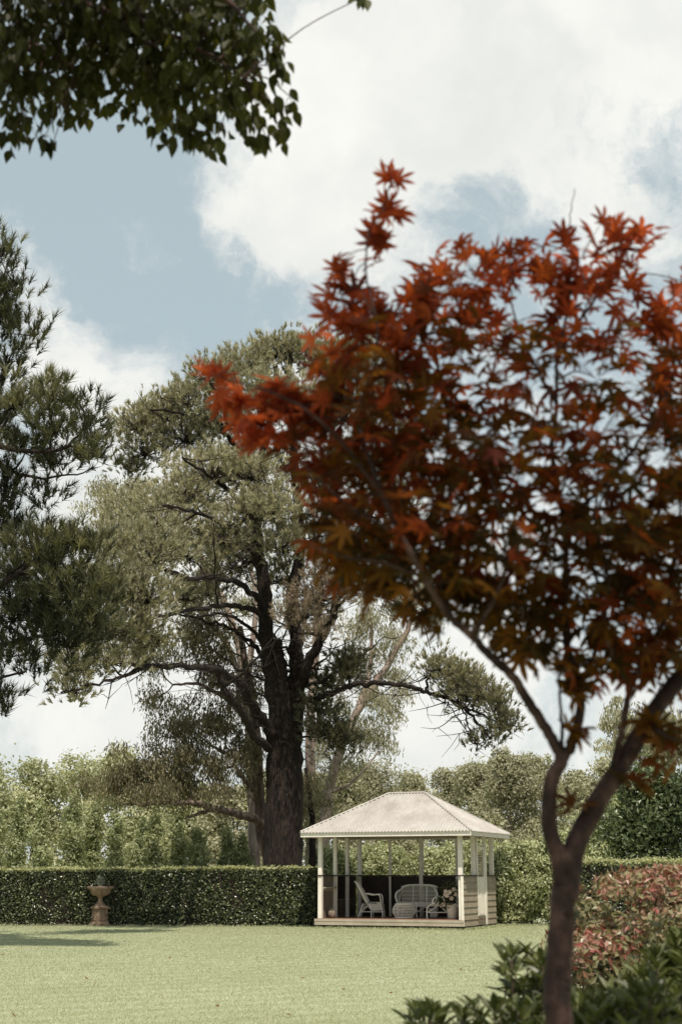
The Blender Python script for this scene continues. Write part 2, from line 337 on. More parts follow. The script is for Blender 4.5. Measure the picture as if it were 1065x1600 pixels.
# grass blades: uneven short turf over the visible lawn
n = 330000
D = 15 + 33 * rng.random(n)**1.25; X = (rng.random(n) * 1.02 - .01) * (14.5 / 29.4) * D - D * .2375
q = np.stack([X, D, np.full(n, 0.0)], 1); h = .012 + .014 * rng.random(n); lean = rng.normal(size=(n, 2)) * .012
wv_ = .0035 * (D / 20); an = rng.random(n) * math.pi; sx = np.cos(an) * wv_; sy = np.sin(an) * wv_
A = q.copy(); A[:, 0] -= sx; A[:, 1] -= sy; B = q.copy(); B[:, 0] += sx; B[:, 1] += sy
C = q.copy(); C[:, 2] += h; C[:, :2] += lean
n3_ = 9000; ln_ = [((-13, 47.45), (-.9, 45.75)), ((-.85, 44.62), (3.5, 42.87)), ((3.6, 42.9), (4.9, 46.0)), ((4.9, 46.9), (8.5, 46.6)), ((4.1, 26.9), (8, 26.3))]
pick = rng.integers(0, 5, n3_); a_ = np.array([ln_[k][0] for k in pick]); b2_ = np.array([ln_[k][1] for k in pick]); uu = rng.random((n3_, 1))
pq = a_ + (b2_-a_)*uu + rng.normal(size=(n3_, 2))*.07; pq = np.hstack([pq, np.zeros((n3_, 1))]); ww = np.array([.009, 0, 0])
tp = pq + np.hstack([rng.normal(size=(n3_, 2))*.03, .03 + .07*rng.random((n3_, 1))*(.4+.6*np.sin(uu*40)**2)])
A = np.vstack([A, pq - ww]); B = np.vstack([B, pq + ww]); C = np.vstack([C, tp]); n = n + n3_
gb = MB(); gb.add(np.stack([A, B, C], 1).reshape(-1, 3), np.arange(3*n).reshape(n, 3), 0, np.repeat(rng.random(n), 3))
tag(gb.build('grass', 'blade'), 'short mown pale green grass covering the whole lawn', 'grass', kind='stuff')

# ================================================================ GAZEBO
WG, LG = 4.58, 3.38; GR = math.radians(-22)
FL = np.array([-.70, 44.7, 0.0]); ga = np.array([math.cos(GR), math.sin(GR), 0]); gbv = np.array([-math.sin(GR), math.cos(GR), 0])
def glocal(wp):
    d = np.asarray(wp) - FL; return float(np.dot(d, ga)), float(np.dot(d, gbv))
DK = .28; RAIL = 1.52; EAVE = 2.70; TOP = 4.03; OV = .41
gz = thing('gazebo', 'open timber gazebo with hipped corrugated iron roof, cream posts and taupe boarded end wall', 'gazebo', FL, GR)
m_ = MB()
nb_ = 28
for i in range(nb_):
    y0 = -.04 + i * (LG + .04) / nb_; m_.box((-.05, y0, DK - .03), (WG + .02, y0 + (LG + .04)/nb_ - .008, DK))
m_.build('deck', 'decking', gz)
m_ = MB(); m_.box((-.07, -.075, .10), (WG + .03, -.045, DK - .034)); m_.box((-.08, -.085, DK - .075), (WG + .035, -.07, DK - .004)); m_.build('fascia_board', 'fascia', gz)
m_ = MB(); m_.box((-.10, -.04, .10), (-.07, LG, DK - .034)); m_.build('fascia_board', 'fascia', gz)
for (x, y) in [(.12, .1), (1.0, .1), (1.95, .1), (2.9, .1), (3.8, .1), (4.5, 3.28), (4.5, 1.9), (.1, 1.8), (.1, 3.25), (2.3, 3.25)]:
    m_ = MB(); m_.box((x - .09, y - .09, -.02), (x + .09, y + .09, .245)); m_.build('pier', 'pier', gz)
def post(x, y, w_, z0=DK, z1=EAVE - .005, d=None, mt='white_paint'):
    d = d or w_; m_ = MB(); c_ = .008
    a, b = w_/2, d/2
    pr = [(-a+c_, -b), (a-c_, -b), (a, -b+c_), (a, b-c_), (a-c_, b), (-a+c_, b), (-a, b-c_), (-a, -b+c_)]
    v = [(x+p, y+q_, z0) for p, q_ in pr] + [(x+p, y+q_, z1) for p, q_ in pr]
    m_.add(v, [(i, (i+1) % 8, 8+(i+1) % 8, 8+i) for i in range(8)]); m_.add(v[8:], [tuple(range(8))]); return m_.build('post', mt, gz)
post(.06, .06, .13, z0=.284); post(WG-.065, .06, .13, z0=.284)
post(.06, 1.25, .11); post(.06, 2.25, .10); post(.07, LG-.07, .12); post(WG-.07, LG-.07, .13)
post(WG*.245, LG-.06, .07); post(WG*.478, LG-.07, .12); post(WG*.735, LG-.06, .07)
post(WG-.06, 1.30, .11, z0=RAIL+.03)        # stud above the rail
# top plates and eave boards
m_ = MB(); m_.box((0, -.01, EAVE-.005), (WG, .13, EAVE+.11)); m_.box((0, LG-.13, EAVE-.005), (WG, LG, EAVE+.11)); m_.box((-.003, .133, EAVE-.005), (.13, LG-.133, EAVE+.11)); m_.box((WG-.13, .133, EAVE-.005), (WG+.003, LG-.133, EAVE+.11))
m_.build('top_plate', 'fascia', gz)
EX0, EX1, EY0, EY1 = -OV, WG+OV, -OV, LG+OV
for (lo, hi) in [((EX0, EY0, EAVE-.03), (EX1, EY0+.03, EAVE+.12)), ((EX0, EY1-.03, EAVE-.03), (EX1, EY1, EAVE+.12)), ((EX0, EY0+.032, EAVE-.03), (EX0+.03, EY1-.032, EAVE+.12)), ((EX1-.03, EY0+.032, EAVE-.03), (EX1, EY1-.032, EAVE+.12))]:
    m_ = MB(); m_.box(lo, hi); m_.build('eave_board', 'white_paint', gz)
# rafters seen under the eaves
for x in np.arange(EX0+.35, EX1-.2, .6):
    for (y0, y1) in ((EY0+.04, .0), (LG, EY1-.04)):
        s_ = (TOP-EAVE)/(LG/2+OV); z = lambda y: EAVE + .05 + s_*min(y-EY0, EY1-y)*.9
        m_ = MB(); m_.add([(x-.02, y0, z(y0)-.05), (x+.02, y0, z(y0)-.05), (x+.02, y1, z(y1)-.06), (x-.02, y1, z(y1)-.06), (x-.02, y0, z(y0)+.03), (x+.02, y0, z(y0)+.03), (x+.02, y1, z(y1)+.03), (x-.02, y1, z(y1)+.03)],
               [(3,2,1,0),(4,5,6,7),(0,1,5,4),(1,2,6,5),(2,3,7,6),(3,0,4,7)]); m_.build('rafter', 'fascia', gz)
# roof: four corrugated faces, hips and a short ridge
hd = LG/2 + OV; rise = TOP - EAVE - .12; zE = EAVE + .13
slope_n = math.hypot(hd, rise)
m_ = MB()
def roof_face(o, eu, ev, length):       # o eave corner, eu along eave, ev up slope horizontally
    per = .105; k = 8; us = np.arange(0, length + 1e-6, per/k); us[-1] = length
    o = np.array(o, float); eu = np.array(eu, float); ev = np.array(ev, float)
    nrm = np.array([-ev[0]*rise/hd, -ev[1]*rise/hd, 1.0]); nrm /= np.linalg.norm(nrm)
    hgt = np.minimum(np.minimum(us, length-us), hd); rows = 5
    off = .019*np.sin(us/per*2*math.pi)
    vs = []
    for r_ in range(rows):
        f_ = r_/(rows-1); dd = -.045 + (hgt+.045)*f_
        p = o + us[:, None]*eu + dd[:, None]*ev + np.stack([0*us, 0*us, dd/hd*rise], 1) + off[:, None]*nrm; vs.append(p)
    V = np.vstack(vs); n_ = len(us); f = [(r_*n_+i, r_*n_+i+1, (r_+1)*n_+i+1, (r_+1)*n_+i) for r_ in range(rows-1) for i in range(n_-1)]
    m_.add(V, f, 0, None, True)
roof_face((EX0, EY0, zE), (1,0,0), (0,1,0), EX1-EX0); roof_face((EX1, EY1, zE), (-1,0,0), (0,-1,0), EX1-EX0)
roof_face((EX1, EY0, zE), (0,1,0), (-1,0,0), EY1-EY0); roof_face((EX0, EY1, zE), (0,-1,0), (1,0,0), EY1-EY0)
rf = m_.build('roof', 'roof', gz)
rl = (EX0+hd, (EY0+EY1)/2, zE+rise+.012); rr_ = (EX1-hd, (EY0+EY1)/2, zE+rise+.012)
m_ = MB(); m_.tube([rl, rr_], .035, 10); m_.build('ridge_cap', 'roof', rf)
for c_, e_ in (((EX0, EY0), rl), ((EX0, EY1), rl), ((EX1, EY0), rr_), ((EX1, EY1), rr_)):
    m_ = MB(); m_.tube([(c_[0], c_[1], zE+.004), e_], .03, 8); m_.build('hip_cap', 'roof', rf)
m_ = MB(); v = [(EX0+.04, EY0+.04, zE-.02), (EX1-.04, EY0+.04, zE-.02), (EX1-.04, EY1-.04, zE-.02), (EX0+.04, EY1-.04, zE-.02), (rl[0], rl[1], zE+rise-.09), (rr_[0], rr_[1], zE+rise-.09)]
m_.add(v, [(0, 4, 5, 1), (2, 5, 4, 3)]); m_.add(v, [(1, 5, 2), (3, 4, 0)]); m_.build('ceiling_lining', 'brown_panel', gz)
# right end wall: lapped boards either side of a doorway
def siding(y0, y1):
    m_ = MB(); z = .10; k = 0; x = WG
    hC = (RAIL - .10)/8
    for k in range(8):
        z0 = .10 + k*hC; z1 = z0 + hC + .012
        v = [(x-.02, y0, z0), (x+.035, y0, z0), (x+.012, y0, z1), (x-.02, y0, z1), (x-.02, y1, z0), (x+.035, y1, z0), (x+.012, y1, z1), (x-.02, y1, z1)]
        m_.add(v, [(0,1,2,3), (7,6,5,4), (1,5,6,2), (0,4,5,1), (2,6,7,3), (4,0,3,7)])
    return m_.build('wall_panel', 'siding', gz)
siding(-.045, 1.42); siding(2.42, LG+.02)
m_ = MB(); m_.box((WG-.04, -.055, .10), (WG+.045, -.047, RAIL)); m_.build('corner_trim', 'white_paint', gz)
m_ = MB(); m_.box((WG-.06, 1.421, .36), (WG+.03, 1.50, EAVE-.01)); m_.build('door_jamb', 'white_paint', gz)
m_ = MB(); m_.box((WG-.06, 2.26, .10), (WG+.035, 2.418, EAVE-.01)); m_.build('door_jamb', 'white_paint', gz)
m_ = MB(); m_.box((WG-.05, 1.502, .10), (WG+.02, 2.258, .355)); m_.build('step', 'brown_panel', gz)
dr = MB(); dr.box((WG-.03, 1.505, .37), (WG+.012, 2.255, 1.50)); 
for (lo, hi) in [((1.505, 1.50), (1.58, 2.4)), ((2.18, 1.50), (2.255, 2.4)), ((1.581, 2.32), (2.179, 2.4))]:
    dr.box((WG-.03, lo[0], lo[1]), (WG+.012, hi[0], hi[1]))
for yy in (1.66, 1.84, 2.02): dr.box((WG+.013, yy, .42), (WG+.022, yy+.10, 1.42))
dr = dr.build('door', 'white_paint', gz)
lt = MB()
for yy in np.linspace(1.60, 2.16, 8): lt.box((WG-.012, yy-.008, 1.503), (WG-.004, yy+.008, 2.318))
for zz in np.linspace(1.6, 2.25, 9): lt.box((WG-.003, 1.582, zz-.008), (WG+.004, 2.178, zz+.008))
lt.build('lattice', 'fascia', dr)
# rails (dark capping) and dark back lining
def rail(lo, hi): m_ = MB(); m_.box(lo, hi); return m_.build('rail', 'dark_timber', gz)
rail((-.03, LG-.10, RAIL), (WG-.14, LG+.05, RAIL+.035)); rail((-.04, -.03, RAIL), (.13, LG-.102, RAIL+.035))
rail((WG-.13, -.06, RAIL+.002), (WG+.06, 1.419, RAIL+.03)); rail((WG-.12, 2.42, RAIL+.002), (WG+.06, LG+.04, RAIL+.03))
m_ = MB(); m_.box((.12, LG+.002, .10), (WG-.02, LG+.03, RAIL-.002)); m_.build('back_panel', 'dark_timber', gz)
m_ = MB(); m_.box((-.02, .13, DK), (.0, 1.195, RAIL-.002)); m_.build('side_panel', 'brown_panel', gz)
m_ = MB(); m_.box((.002, .14, 1.16), (.16, 1.15, 1.20)); m_.box((.002, .14, 1.08), (.03, 1.15, 1.158)); m_.build('shelf', 'fascia', gz)
m_ = MB(); m_.box((-.05, 1.31, .10), (-.03, LG-.14, RAIL-.002)); m_.build('side_panel', 'dark_timber', gz)
for y in np.arange(1.36, 2.18, .13):
    m_ = MB(); m_.box((-.02, y, DK), (.0, y+.05, RAIL-.002)); m_.build('slat', 'dark_timber', gz)
m_ = MB(); m_.box((.004, 1.31, .30), (.012, 3.2, .325)); m_.box((.004, 1.31, .80), (.012, 3.2, .825))
for y in np.arange(1.34, 2.72, .16):
    for sg in (1, -1):
        y0, y1 = (y, y+.48) if sg > 0 else (y+.48, y); xo = .013 if sg > 0 else .021
        m_.add([(xo, y0, .31), (xo, y0+.025, .31), (xo, y1+.025, .815), (xo, y1, .815), (xo+.006, y0, .31), (xo+.006, y0+.025, .31), (xo+.006, y1+.025, .815), (xo+.006, y1, .815)], [(3,2,1,0),(4,5,6,7),(0,1,5,4),(1,2,6,5),(2,3,7,6),(3,0,4,7)])
m_.build('lattice', 'brown_panel', gz)

def at_deck(px, D):
    p = P(px, 1430, D); p[2] = DK + .001; return p
def arc(c, r, a0, a1, n=12, plane='xz', sq=1.0):
    a = np.linspace(math.radians(a0), math.radians(a1), n); o = np.zeros((n, 3)) + np.array(c, float)
    i, j = {'xz': (0, 2), 'yz': (1, 2), 'xy': (0, 1)}[plane]; o[:, i] += r*np.cos(a); o[:, j] += r*sq*np.sin(a); return o
# --- wicker armchair: faces +x, width along y
def armchair():
    t = thing('wicker_armchair', 'high backed white wicker armchair in profile at the left end of the gazebo deck', 'chair', at_deck(579, 45.9), math.radians(-8))
    R = .017
    for sy in (-1, 1):
        y = sy*.27
        m_ = MB(); m_.tube(smooth([(-.36, y*1.05, 0), (-.28, y, .22), (-.20, y, .43)], 4), R, 7); m_.build('leg', 'wicker', t)
        m_ = MB(); m_.tube(smooth([(.40, y, 0), (.39, y, .22), (.33, y, .40), (.22, y, .44)], 4), R, 7); m_.build('leg', 'wicker', t)
        m_ = MB(); m_.tube(smooth([(.05, y, 0), (.04, y, .2), (.0, y*1.1, .42)], 4), R*.9, 7); m_.build('leg', 'wicker', t)
        m_ = MB(); m_.tube(smooth([(-.30, y, .15), (-.15, y, .30), (-.05, y, .36), (.02, y, .30), (.04, y, .10)], 4), R*.7, 6); m_.tube([(-.30, y, .17), (.39, y, .17)], R*.6, 6); m_.build('brace', 'wicker', t)
        m_ = MB(); m_.tube(smooth([(-.12, y*.9, .72), (.08, y*1.15, .68), (.26, y*1.2, .69), (.33, y*1.15, .62), (.34, y, .43)], 5), R*1.15, 7); m_.build('arm', 'wicker', t)
    # seat: domed woven pad with a curved skirt
    m_ = MB(); nx, ny = 14, 12
    def seat(u, v): x = -.16 + .56*u; y = (-.29 + .58*v)*(1 - .12*(1-u)); z = .44 + .025*math.sin(math.pi*v) - .10*max(0, u-.75)**1.5*4; return (x, y, z)
    V = [seat(i/(nx-1), j/(ny-1)) for i in range(nx) for j in range(ny)]; V2 = [(x*.98, y, z-.05) for x, y, z in V]
    q = [(i*ny+j, (i+1)*ny+j, (i+1)*ny+j+1, i*ny+j+1) for i in range(nx-1) for j in range(ny-1)]
    m_.add(V, q, 0, None, True); m_.add(V2, [k[::-1] for k in q], 0, None, True)
    for sy in (-1, 1):
        y = sy*.285; pts = [(-.10, y, .43), (.38, y, .40), (.39, y, .22), (.10, y, .20), (-.02, y, .28)]
        m_.add(pts + [(x, yy - sy*.012, z) for x, yy, z in pts], [(0,1,2,3,4), (9,8,7,6,5)])
    m_.add([(.395, -.285, .40), (.395, .285, .40), (.395, .285, .22), (.395, -.285, .22), (.382, -.285, .40), (.382, .285, .40), (.382, .285, .22), (.382, -.285, .22)], [(0,1,2,3), (7,6,5,4)])
    m_.build('seat', 'wicker_weave', t)
    # back: curved shell of canes with a thick rim
    bk = MB(); n = 17
    def back(u, v):      # u across -1..1, v up 0..1
        wdt = .27 + .05*math.sin(math.pi*min(1, v*1.1)); z = .44 + .64*v*(1 - .10*u*u*v); x = -.17 - .33*v + .10*u*u
        return (x, u*wdt*(1 - .35*max(0, v-.75)*4*.5), z)
    for i in range(n):
        u = -1 + 2*i/(n-1); bk.tube([back(u, k/8) for k in range(9)], .0085, 5)
    for k in range(1, 16): bk.tube([back(-1 + 2*i/12, k/16) for i in range(13)], .0075, 4)
    bk = bk.build('backrest', 'wicker', t)
    rm = MB(); rim = [back(-1, k/8) for k in range(9)] + [back(-1 + 2*i/10, 1) for i in range(1, 10)] + [back(1, 1 - k/8) for k in range(9)]
    rm.tube(smooth(rim, 2), R*1.3, 8); rm.build('rim', 'wicker', bk)
armchair()
def loveseat():
    t = thing('wicker_loveseat', 'white wicker two seat sofa with curved back against the dark rear wall', 'sofa', at_deck(653.5, 46.25), math.radians(-14))
    R = .02; Wd = .66    # faces -y
    for sx in (-1, 1):
        m_ = MB(); m_.tube([(sx*.60, -.30, 0), (sx*.60, -.30, .46)], R*1.3, 7); m_.build('leg', 'wicker', t)
        m_ = MB(); m_.tube([(sx*.56, .26, 0), (sx*.56, .28, .46)], R, 7); m_.build('leg', 'wicker', t)
        m_ = MB(); m_.tube(smooth([(sx*.60, -.30, .42), (sx*.66, -.31, .60), (sx*.64, -.26, .74), (sx*.56, -.05, .82), (sx*.46, .16, .92), (sx*.36, .24, .95)], 5), R*1.5, 8)
        for k in range(5): m_.tube([(sx*.62, -.24+.09*k, .44), (sx*(.62-.02*k), -.22+.09*k, .74+.03*k)], .008, 4)
        m_.build('arm', 'wicker', t)
    m_ = MB(); m_.tube([(0, -.31, 0), (0, -.31, .44)], R, 7); m_.build('leg', 'wicker', t)
    m_ = MB(); m_.box((-.60, -.31, .42), (.60, .26, .465)); m_.box((-.60, -.325, .32), (.60, -.312, .455)); m_.build('seat', 'wicker_weave', t)
    bk = MB()
    for i in range(41):
        u = -1 + 2*i/40; x = .56*u; zt = .95 - .10*max(0, abs(u)-.6)**2*6; y = .26 - .10*u*u
        bk.tube([(x, y, .47), (x, y+.06, zt)], .0075, 4)
    for z in (.55, .66, .78): bk.tube([(.56*u, .27 - .10*u*u + (z-.47)*.12, z) for u in np.linspace(-1, 1, 15)], .009, 4)
    for sx in (-.22, .22): bk.tube([(sx, .245, .46), (sx, .31, .95)], .017, 6)
    bk = bk.build('backrest', 'wicker', t)
    m_ = MB(); m_.tube(smooth([(-.58, .20, .90), (-.4, .27, .955), (0, .32, .97), (.4, .27, .955), (.58, .20, .90)], 5), R*1.4, 8); m_.build('rim', 'wicker', bk)
    m_ = MB(); m_.tube(smooth([(-.60, -.31, .16), (-.3, -.31, .30), (0, -.31, .18), (.3, -.31, .30), (.60, -.31, .16)], 5), .011, 5); m_.tube([(-.56, .26, .16), (.56, .26, .16)], .012, 5); m_.build('brace', 'wicker', t)
loveseat()
def ottoman():
    t = thing('wicker_ottoman', 'round openwork white cane ottoman in front of the wicker sofa', 'ottoman', at_deck(631, 44.95), .3)
    def prof(v): return .255 + .10*math.sin(math.pi*v), .02 + .40*v
    m_ = MB()
    for i in range(30):
        a = 2*math.pi*i/30
        for tw in (.35, -.35):
            m_.tube([(prof(v)[0]*math.cos(a+tw*(v-.5)), prof(v)[0]*math.sin(a+tw*(v-.5)), prof(v)[1]) for v in np.linspace(0, 1, 8)], .0065, 4)
    for v in (.2, .42, .58, .8):
        r, z = prof(v); m_.tube([(r*math.cos(a), r*math.sin(a), z) for a in np.linspace(0, 2*math.pi, 33)], .008, 4)
    m_.build('body', 'wicker', t)
    for k, (r, z) in enumerate([(.26, .42), (.27, .02)]):
        m_ = MB(); m_.tube([(r*math.cos(a), r*math.sin(a), z) for a in np.linspace(0, 2*math.pi, 37)], .018, 6)
        m_.build('rim', 'wicker', t)
    m_ = MB(); m_.lathe([(0, .43), (.12, .432), (.25, .425), (.255, .41), (0, .40)], seg=32); m_.build('top', 'wicker_weave', t)
ottoman()
def stool():
    t = thing('wicker_side_chair', 'low white cane chair with arched hoop frame beside the flower pot', 'chair', at_deck(683, 44.55), math.radians(-6))
    R = .016
    for y in (-.22, .22):
        m_ = MB(); m_.tube(smooth([(-.31, y, 0), (-.31, y, .25), (-.24, y, .38), (-.08, y, .45), (.08, y, .45), (.24, y, .38), (.31, y, .25), (.33, y, 0)], 4), R, 7)
        m_.tube([(-.31, y, .18), (.31, y, .18)], R*.7, 6); m_.tube(smooth([(-.28, y, .20), (-.05, y, .33), (.08, y, .43)], 3), R*.8, 6); m_.tube(smooth([(.28, y, .20), (.12, y, .33), (.02, y, .43)], 3), R*.8, 6)
        m_.build('hoop_frame', 'wicker', t)
    m_ = MB(); m_.box((-.24, -.20, .385), (.24, .20, .415)); m_.build('seat', 'wicker_weave', t)
    for y in (-.20, .20):
        m_ = MB(); m_.tube(smooth([(-.14, y, .42), (-.12, y, .56), (.0, y, .64), (.16, y, .62), (.24, y, .45)], 4), R, 7)
        m_.build('arm', 'wicker', t)
stool()
def flowerpot():
    p = at_deck(707, 44.0)
    t = thing('potted_flowers', 'tall white pot of pink and white flowers at the right corner of the gazebo', 'potted plant', p)
    m_ = MB(); m_.lathe([(0, 0), (.10, 0), (.125, .02), (.165, .25), (.175, .42), (.185, .45), (.165, .45), (.15, .40), (0, .40)], seg=28); m_.build('pot', 'ceramic', t)
    m_ = MB(); m_.lathe([(0, .43), (.163, .43)], seg=20); 
    st = []
    for i in range(26):
        d = rdir(1)[0]; d[2] = abs(d[2]); e = np.array([0, 0, .72]) + d*np.array([.36, .3, .30]) + np.array([-.06, 0, 0])
        if rng.random() < .25: e[2] -= .3
        m_.tube(smooth([(0, 0, .42), (e[0]*.4, e[1]*.4, .42 + (e[2]-.42)*.7), e], 3), .005, 4); st.append(e)
    st = np.array(st); m_.build('stem', 'twig', t)
    c = np.vstack([st + rng.normal(size=(26, 3))*.07 for _ in range(11)])
    m_ = MB(); leaves(m_, c, rng.normal(size=c.shape) + np.array([0, -.4, .6]), .10, .055); m_.build('leaves', 'gardenia', t)
    for (ox, oz) in [(-.22, .80), (-.10, .78), (-.18, .68), (-.24, .70), (.06, .72), (.16, .66), (-.30, .42), (.02, .86), (.15, .40), (-.05, .60), (.20, .80)]:
        m_ = MB(); c = np.array([ox, -.24 + rng.random()*.06, oz]); rad = .048 + .014*rng.random()
        for lay, kk in ((1, 7), (.7, 6), (.4, 4)):
            a = np.linspace(0, 2*math.pi, kk, endpoint=False) + rng.random()
            cc = c + np.stack([np.cos(a), 0*a - .35*(1-lay), np.sin(a)], 1)*rad*lay*.7
            leaves(m_, cc, np.stack([np.cos(a)*.5, 0*a-1, np.sin(a)*.5], 1), rad*1.25, rad*1.1, axis=np.stack([np.cos(a), 0*a-.4, np.sin(a)], 1))
        m_.build('flower', 'petal', t)
flowerpot()
p = glocal(P(518.5, 1430, 45.0)); sp = at_deck(518.5, 45.15)
t = thing('clay_pot', 'small round grey pot on the deck beside the left gazebo post', 'pot', sp)
m_ = MB(); m_.lathe([(0, 0), (.07, 0), (.11, .05), (.125, .13), (.10, .20), (.085, .22), (.07, .20), (0, .18)], seg=24); m_.build('body', 'clay', t)
m_ = MB(); c = np.array([0, 0, .24]) + rng.normal(size=(60, 3))*np.array([.05, .05, .05]); leaves(m_, c, rdir(60), .06, .02); m_.build('leaves', 'grey_plant', t)
t = thing('ceramic_pot', 'small plain white pot on the deck behind the low cane chair', 'pot', at_deck(676.5, 45.9))
m_ = MB(); m_.lathe([(0, 0), (.10, 0), (.11, .02), (.13, .24), (.14, .26), (.12, .26), (.11, .22), (0, .21)], seg=24); m_.build('body', 'ceramic', t)

# ================================================================ URN
up = G(155.5, 1446.5)
t = thing('garden_urn', 'sandstone garden urn on a square panelled pedestal standing before the left hedge', 'urn', up, math.radians(38))
def frust(m_, w0, z0, w1, z1):
    a, b = w0/2, w1/2; v = [(-a,-a,z0),(a,-a,z0),(a,a,z0),(-a,a,z0),(-b,-b,z1),(b,-b,z1),(b,b,z1),(-b,b,z1)]
    m_.add(v, [(3,2,1,0),(4,5,6,7),(0,1,5,4),(1,2,6,5),(2,3,7,6),(3,0,4,7)])
m_ = MB(); frust(m_, .50, -.01, .50, .06); frust(m_, .48, .06, .39, .13); frust(m_, .38, .13, .36, .50)
for sx, sy in ((0, -1), (0, 1), (1, 0), (-1, 0)):      # raised panels
    for (u0, u1, z0, z1) in ((-.14, .14, .17, .195), (-.14, .14, .45, .475), (-.14, -.115, .195, .45), (.115, .14, .195, .45)):
        o = .190
        if sx == 0: m_.box((u0, sy*o - .012, z0), (u1, sy*o + .012, z1))
        else: m_.box((sx*o - .012, u0, z0), (sx*o + .012, u1, z1))
frust(m_, .38, .50, .44, .53); frust(m_, .46, .53, .46, .57); frust(m_, .45, .57, .34, .62); m_.build('pedestal', 'terracotta', t)
m_ = MB(); m_.lathe([(.17, .62), (.175, .65), (.13, .68), (.085, .73), (.07, .80), (.085, .87), (.12, .90), (.20, .925), (.28, .965), (.315, 1.02), (.325, 1.06), (.33, 1.09), (.40, 1.12), (.435, 1.15), (.44, 1.19), (.41, 1.215), (.37, 1.215), (.33, 1.18), (0, 1.17)], seg=72, flute=(.92, 1.05, .035, 18)); m_.build('bowl', 'terracotta', t)
m_ = MB()
for i in range(14):
    e = np.array([rng.normal()*.10+.04, rng.normal()*.08, 1.36 + rng.random()*.17]); s_ = np.array([rng.normal()*.04, rng.normal()*.04, 1.17])
    q = smooth([s_, (s_+e)/2 + rng.normal(size=3)*.02, e], 4); m_.tube(q, .006, 4, 1)
    c = q[3:].repeat(9, 0) + rng.normal(size=(len(q[3:])*9, 3))*.025; leaves(m_, c, rdir(len(c)), .085, .022)
m_.build('plant', ['grey_plant', 'twig'], t)

# ================================================================ HEDGES
def hedge(name, label, A_, B_, thick, h0, h1, leaf, dens_):
    A_ = np.array(A_, float); B_ = np.array(B_, float); d = B_ - A_; Ln = np.linalg.norm(d); u = d/Ln; nb = np.array([-u[1], u[0]])  # nb points away from camera
    root = thing(name, label, 'hedge', (*(A_ + d/2), 0))
    core = MB(); i_ = .07
    c = [A_ + nb*i_ + u*i_, B_ + nb*i_ - u*i_, B_ + nb*(thick-i_) - u*i_, A_ + nb*(thick-i_) + u*i_]
    v = [(*q, 0) for q in c] + [(c[0][0], c[0][1], h0-.06), (c[1][0], c[1][1], h1-.06), (c[2][0], c[2][1], h1-.06), (c[3][0], c[3][1], h0-.06)]
    core.add(v, [(4,5,6,7),(0,1,5,4),(1,2,6,5),(2,3,7,6),(3,0,4,7)]); core.build('dark_core', 'bark', root, origin=root.location)  # solid dark box; its colour stands in for the shade inside the hedge
    H = lambda s_: h0 + (h1-h0)*s_
    lf = MB()
    def put(n, fn, nrm, mi):
        s_ = rng.random(n); z = rng.random(n); p, nn = fn(s_, z)
        p += nn*(rng.normal(size=(n, 1))*.035 - .01); 
        leaves(lf, p, nn + rng.normal(size=(n, 3))*.55 + np.array([0, 0, .25]), leaf*(.6+.8*rng.random(n)), leaf*.55*(.7+.6*rng.random(n)), mi, rng.random(n))
    bump = lambda s_: .035*np.sin(s_*Ln*1.3) + .03*np.sin(s_*Ln*3.3+1) + .02*np.sin(s_*Ln*7.9+2)
    def front(s_, z): p = np.stack([A_[0]+d[0]*s_, A_[1]+d[1]*s_, z*H(s_)], 1) + np.array([*nb, 0])*(bump(s_)+.03*np.sin(z*7+s_*Ln*3))[:, None]; return p, np.tile([-nb[0], -nb[1], 0.], (len(s_), 1))
    def back(s_, z): p = np.stack([A_[0]+d[0]*s_+nb[0]*thick, A_[1]+d[1]*s_+nb[1]*thick, z*H(s_)], 1); return p, np.tile([nb[0], nb[1], 0.], (len(s_), 1))
    def top(s_, z): p = np.stack([A_[0]+d[0]*s_+nb[0]*thick*z, A_[1]+d[1]*s_+nb[1]*thick*z, H(s_) + bump(s_)*.6], 1); return p, np.tile([0, 0, 1.], (len(s_), 1))
    def enda(s_, z): p = np.stack([A_[0]+nb[0]*thick*s_, A_[1]+nb[1]*thick*s_, z*h0], 1); return p, np.tile([-u[0], -u[1], 0.], (len(s_), 1))
    def endb(s_, z): p = np.stack([B_[0]+nb[0]*thick*s_, B_[1]+nb[1]*thick*s_, z*h1], 1); return p, np.tile([u[0], u[1], 0.], (len(s_), 1))
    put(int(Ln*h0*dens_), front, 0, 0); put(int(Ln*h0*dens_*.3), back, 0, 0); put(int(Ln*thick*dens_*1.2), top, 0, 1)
    put(int(thick*h0*dens_), enda, 0, 0); put(int(thick*h0*dens_), endb, 0, 0)
    for k in range(int(Ln*5)):     # stray shoots above the cut top
        s_ = rng.random(); z = rng.random(); p = np.array([A_[0]+d[0]*s_+nb[0]*thick*z, A_[1]+d[1]*s_+nb[1]*thick*z, H(s_)+.01]); m = 9
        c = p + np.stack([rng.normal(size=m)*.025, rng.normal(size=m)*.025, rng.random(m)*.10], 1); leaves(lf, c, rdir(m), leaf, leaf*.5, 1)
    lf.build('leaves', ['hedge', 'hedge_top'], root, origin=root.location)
hedge('clipped_hedge', 'long dark clipped hedge with pale top behind the sandstone urn', (-15, 47.9), (-.80, 45.9), 1.2, 1.68, 1.76, .085, 950)
hedge('clipped_hedge', 'clipped hedge to the right of the maple trunk behind the reddish shrub', (4.15, 27.0), (9.6, 26.3), 1.1, 1.76, 1.74, .055, 1700)

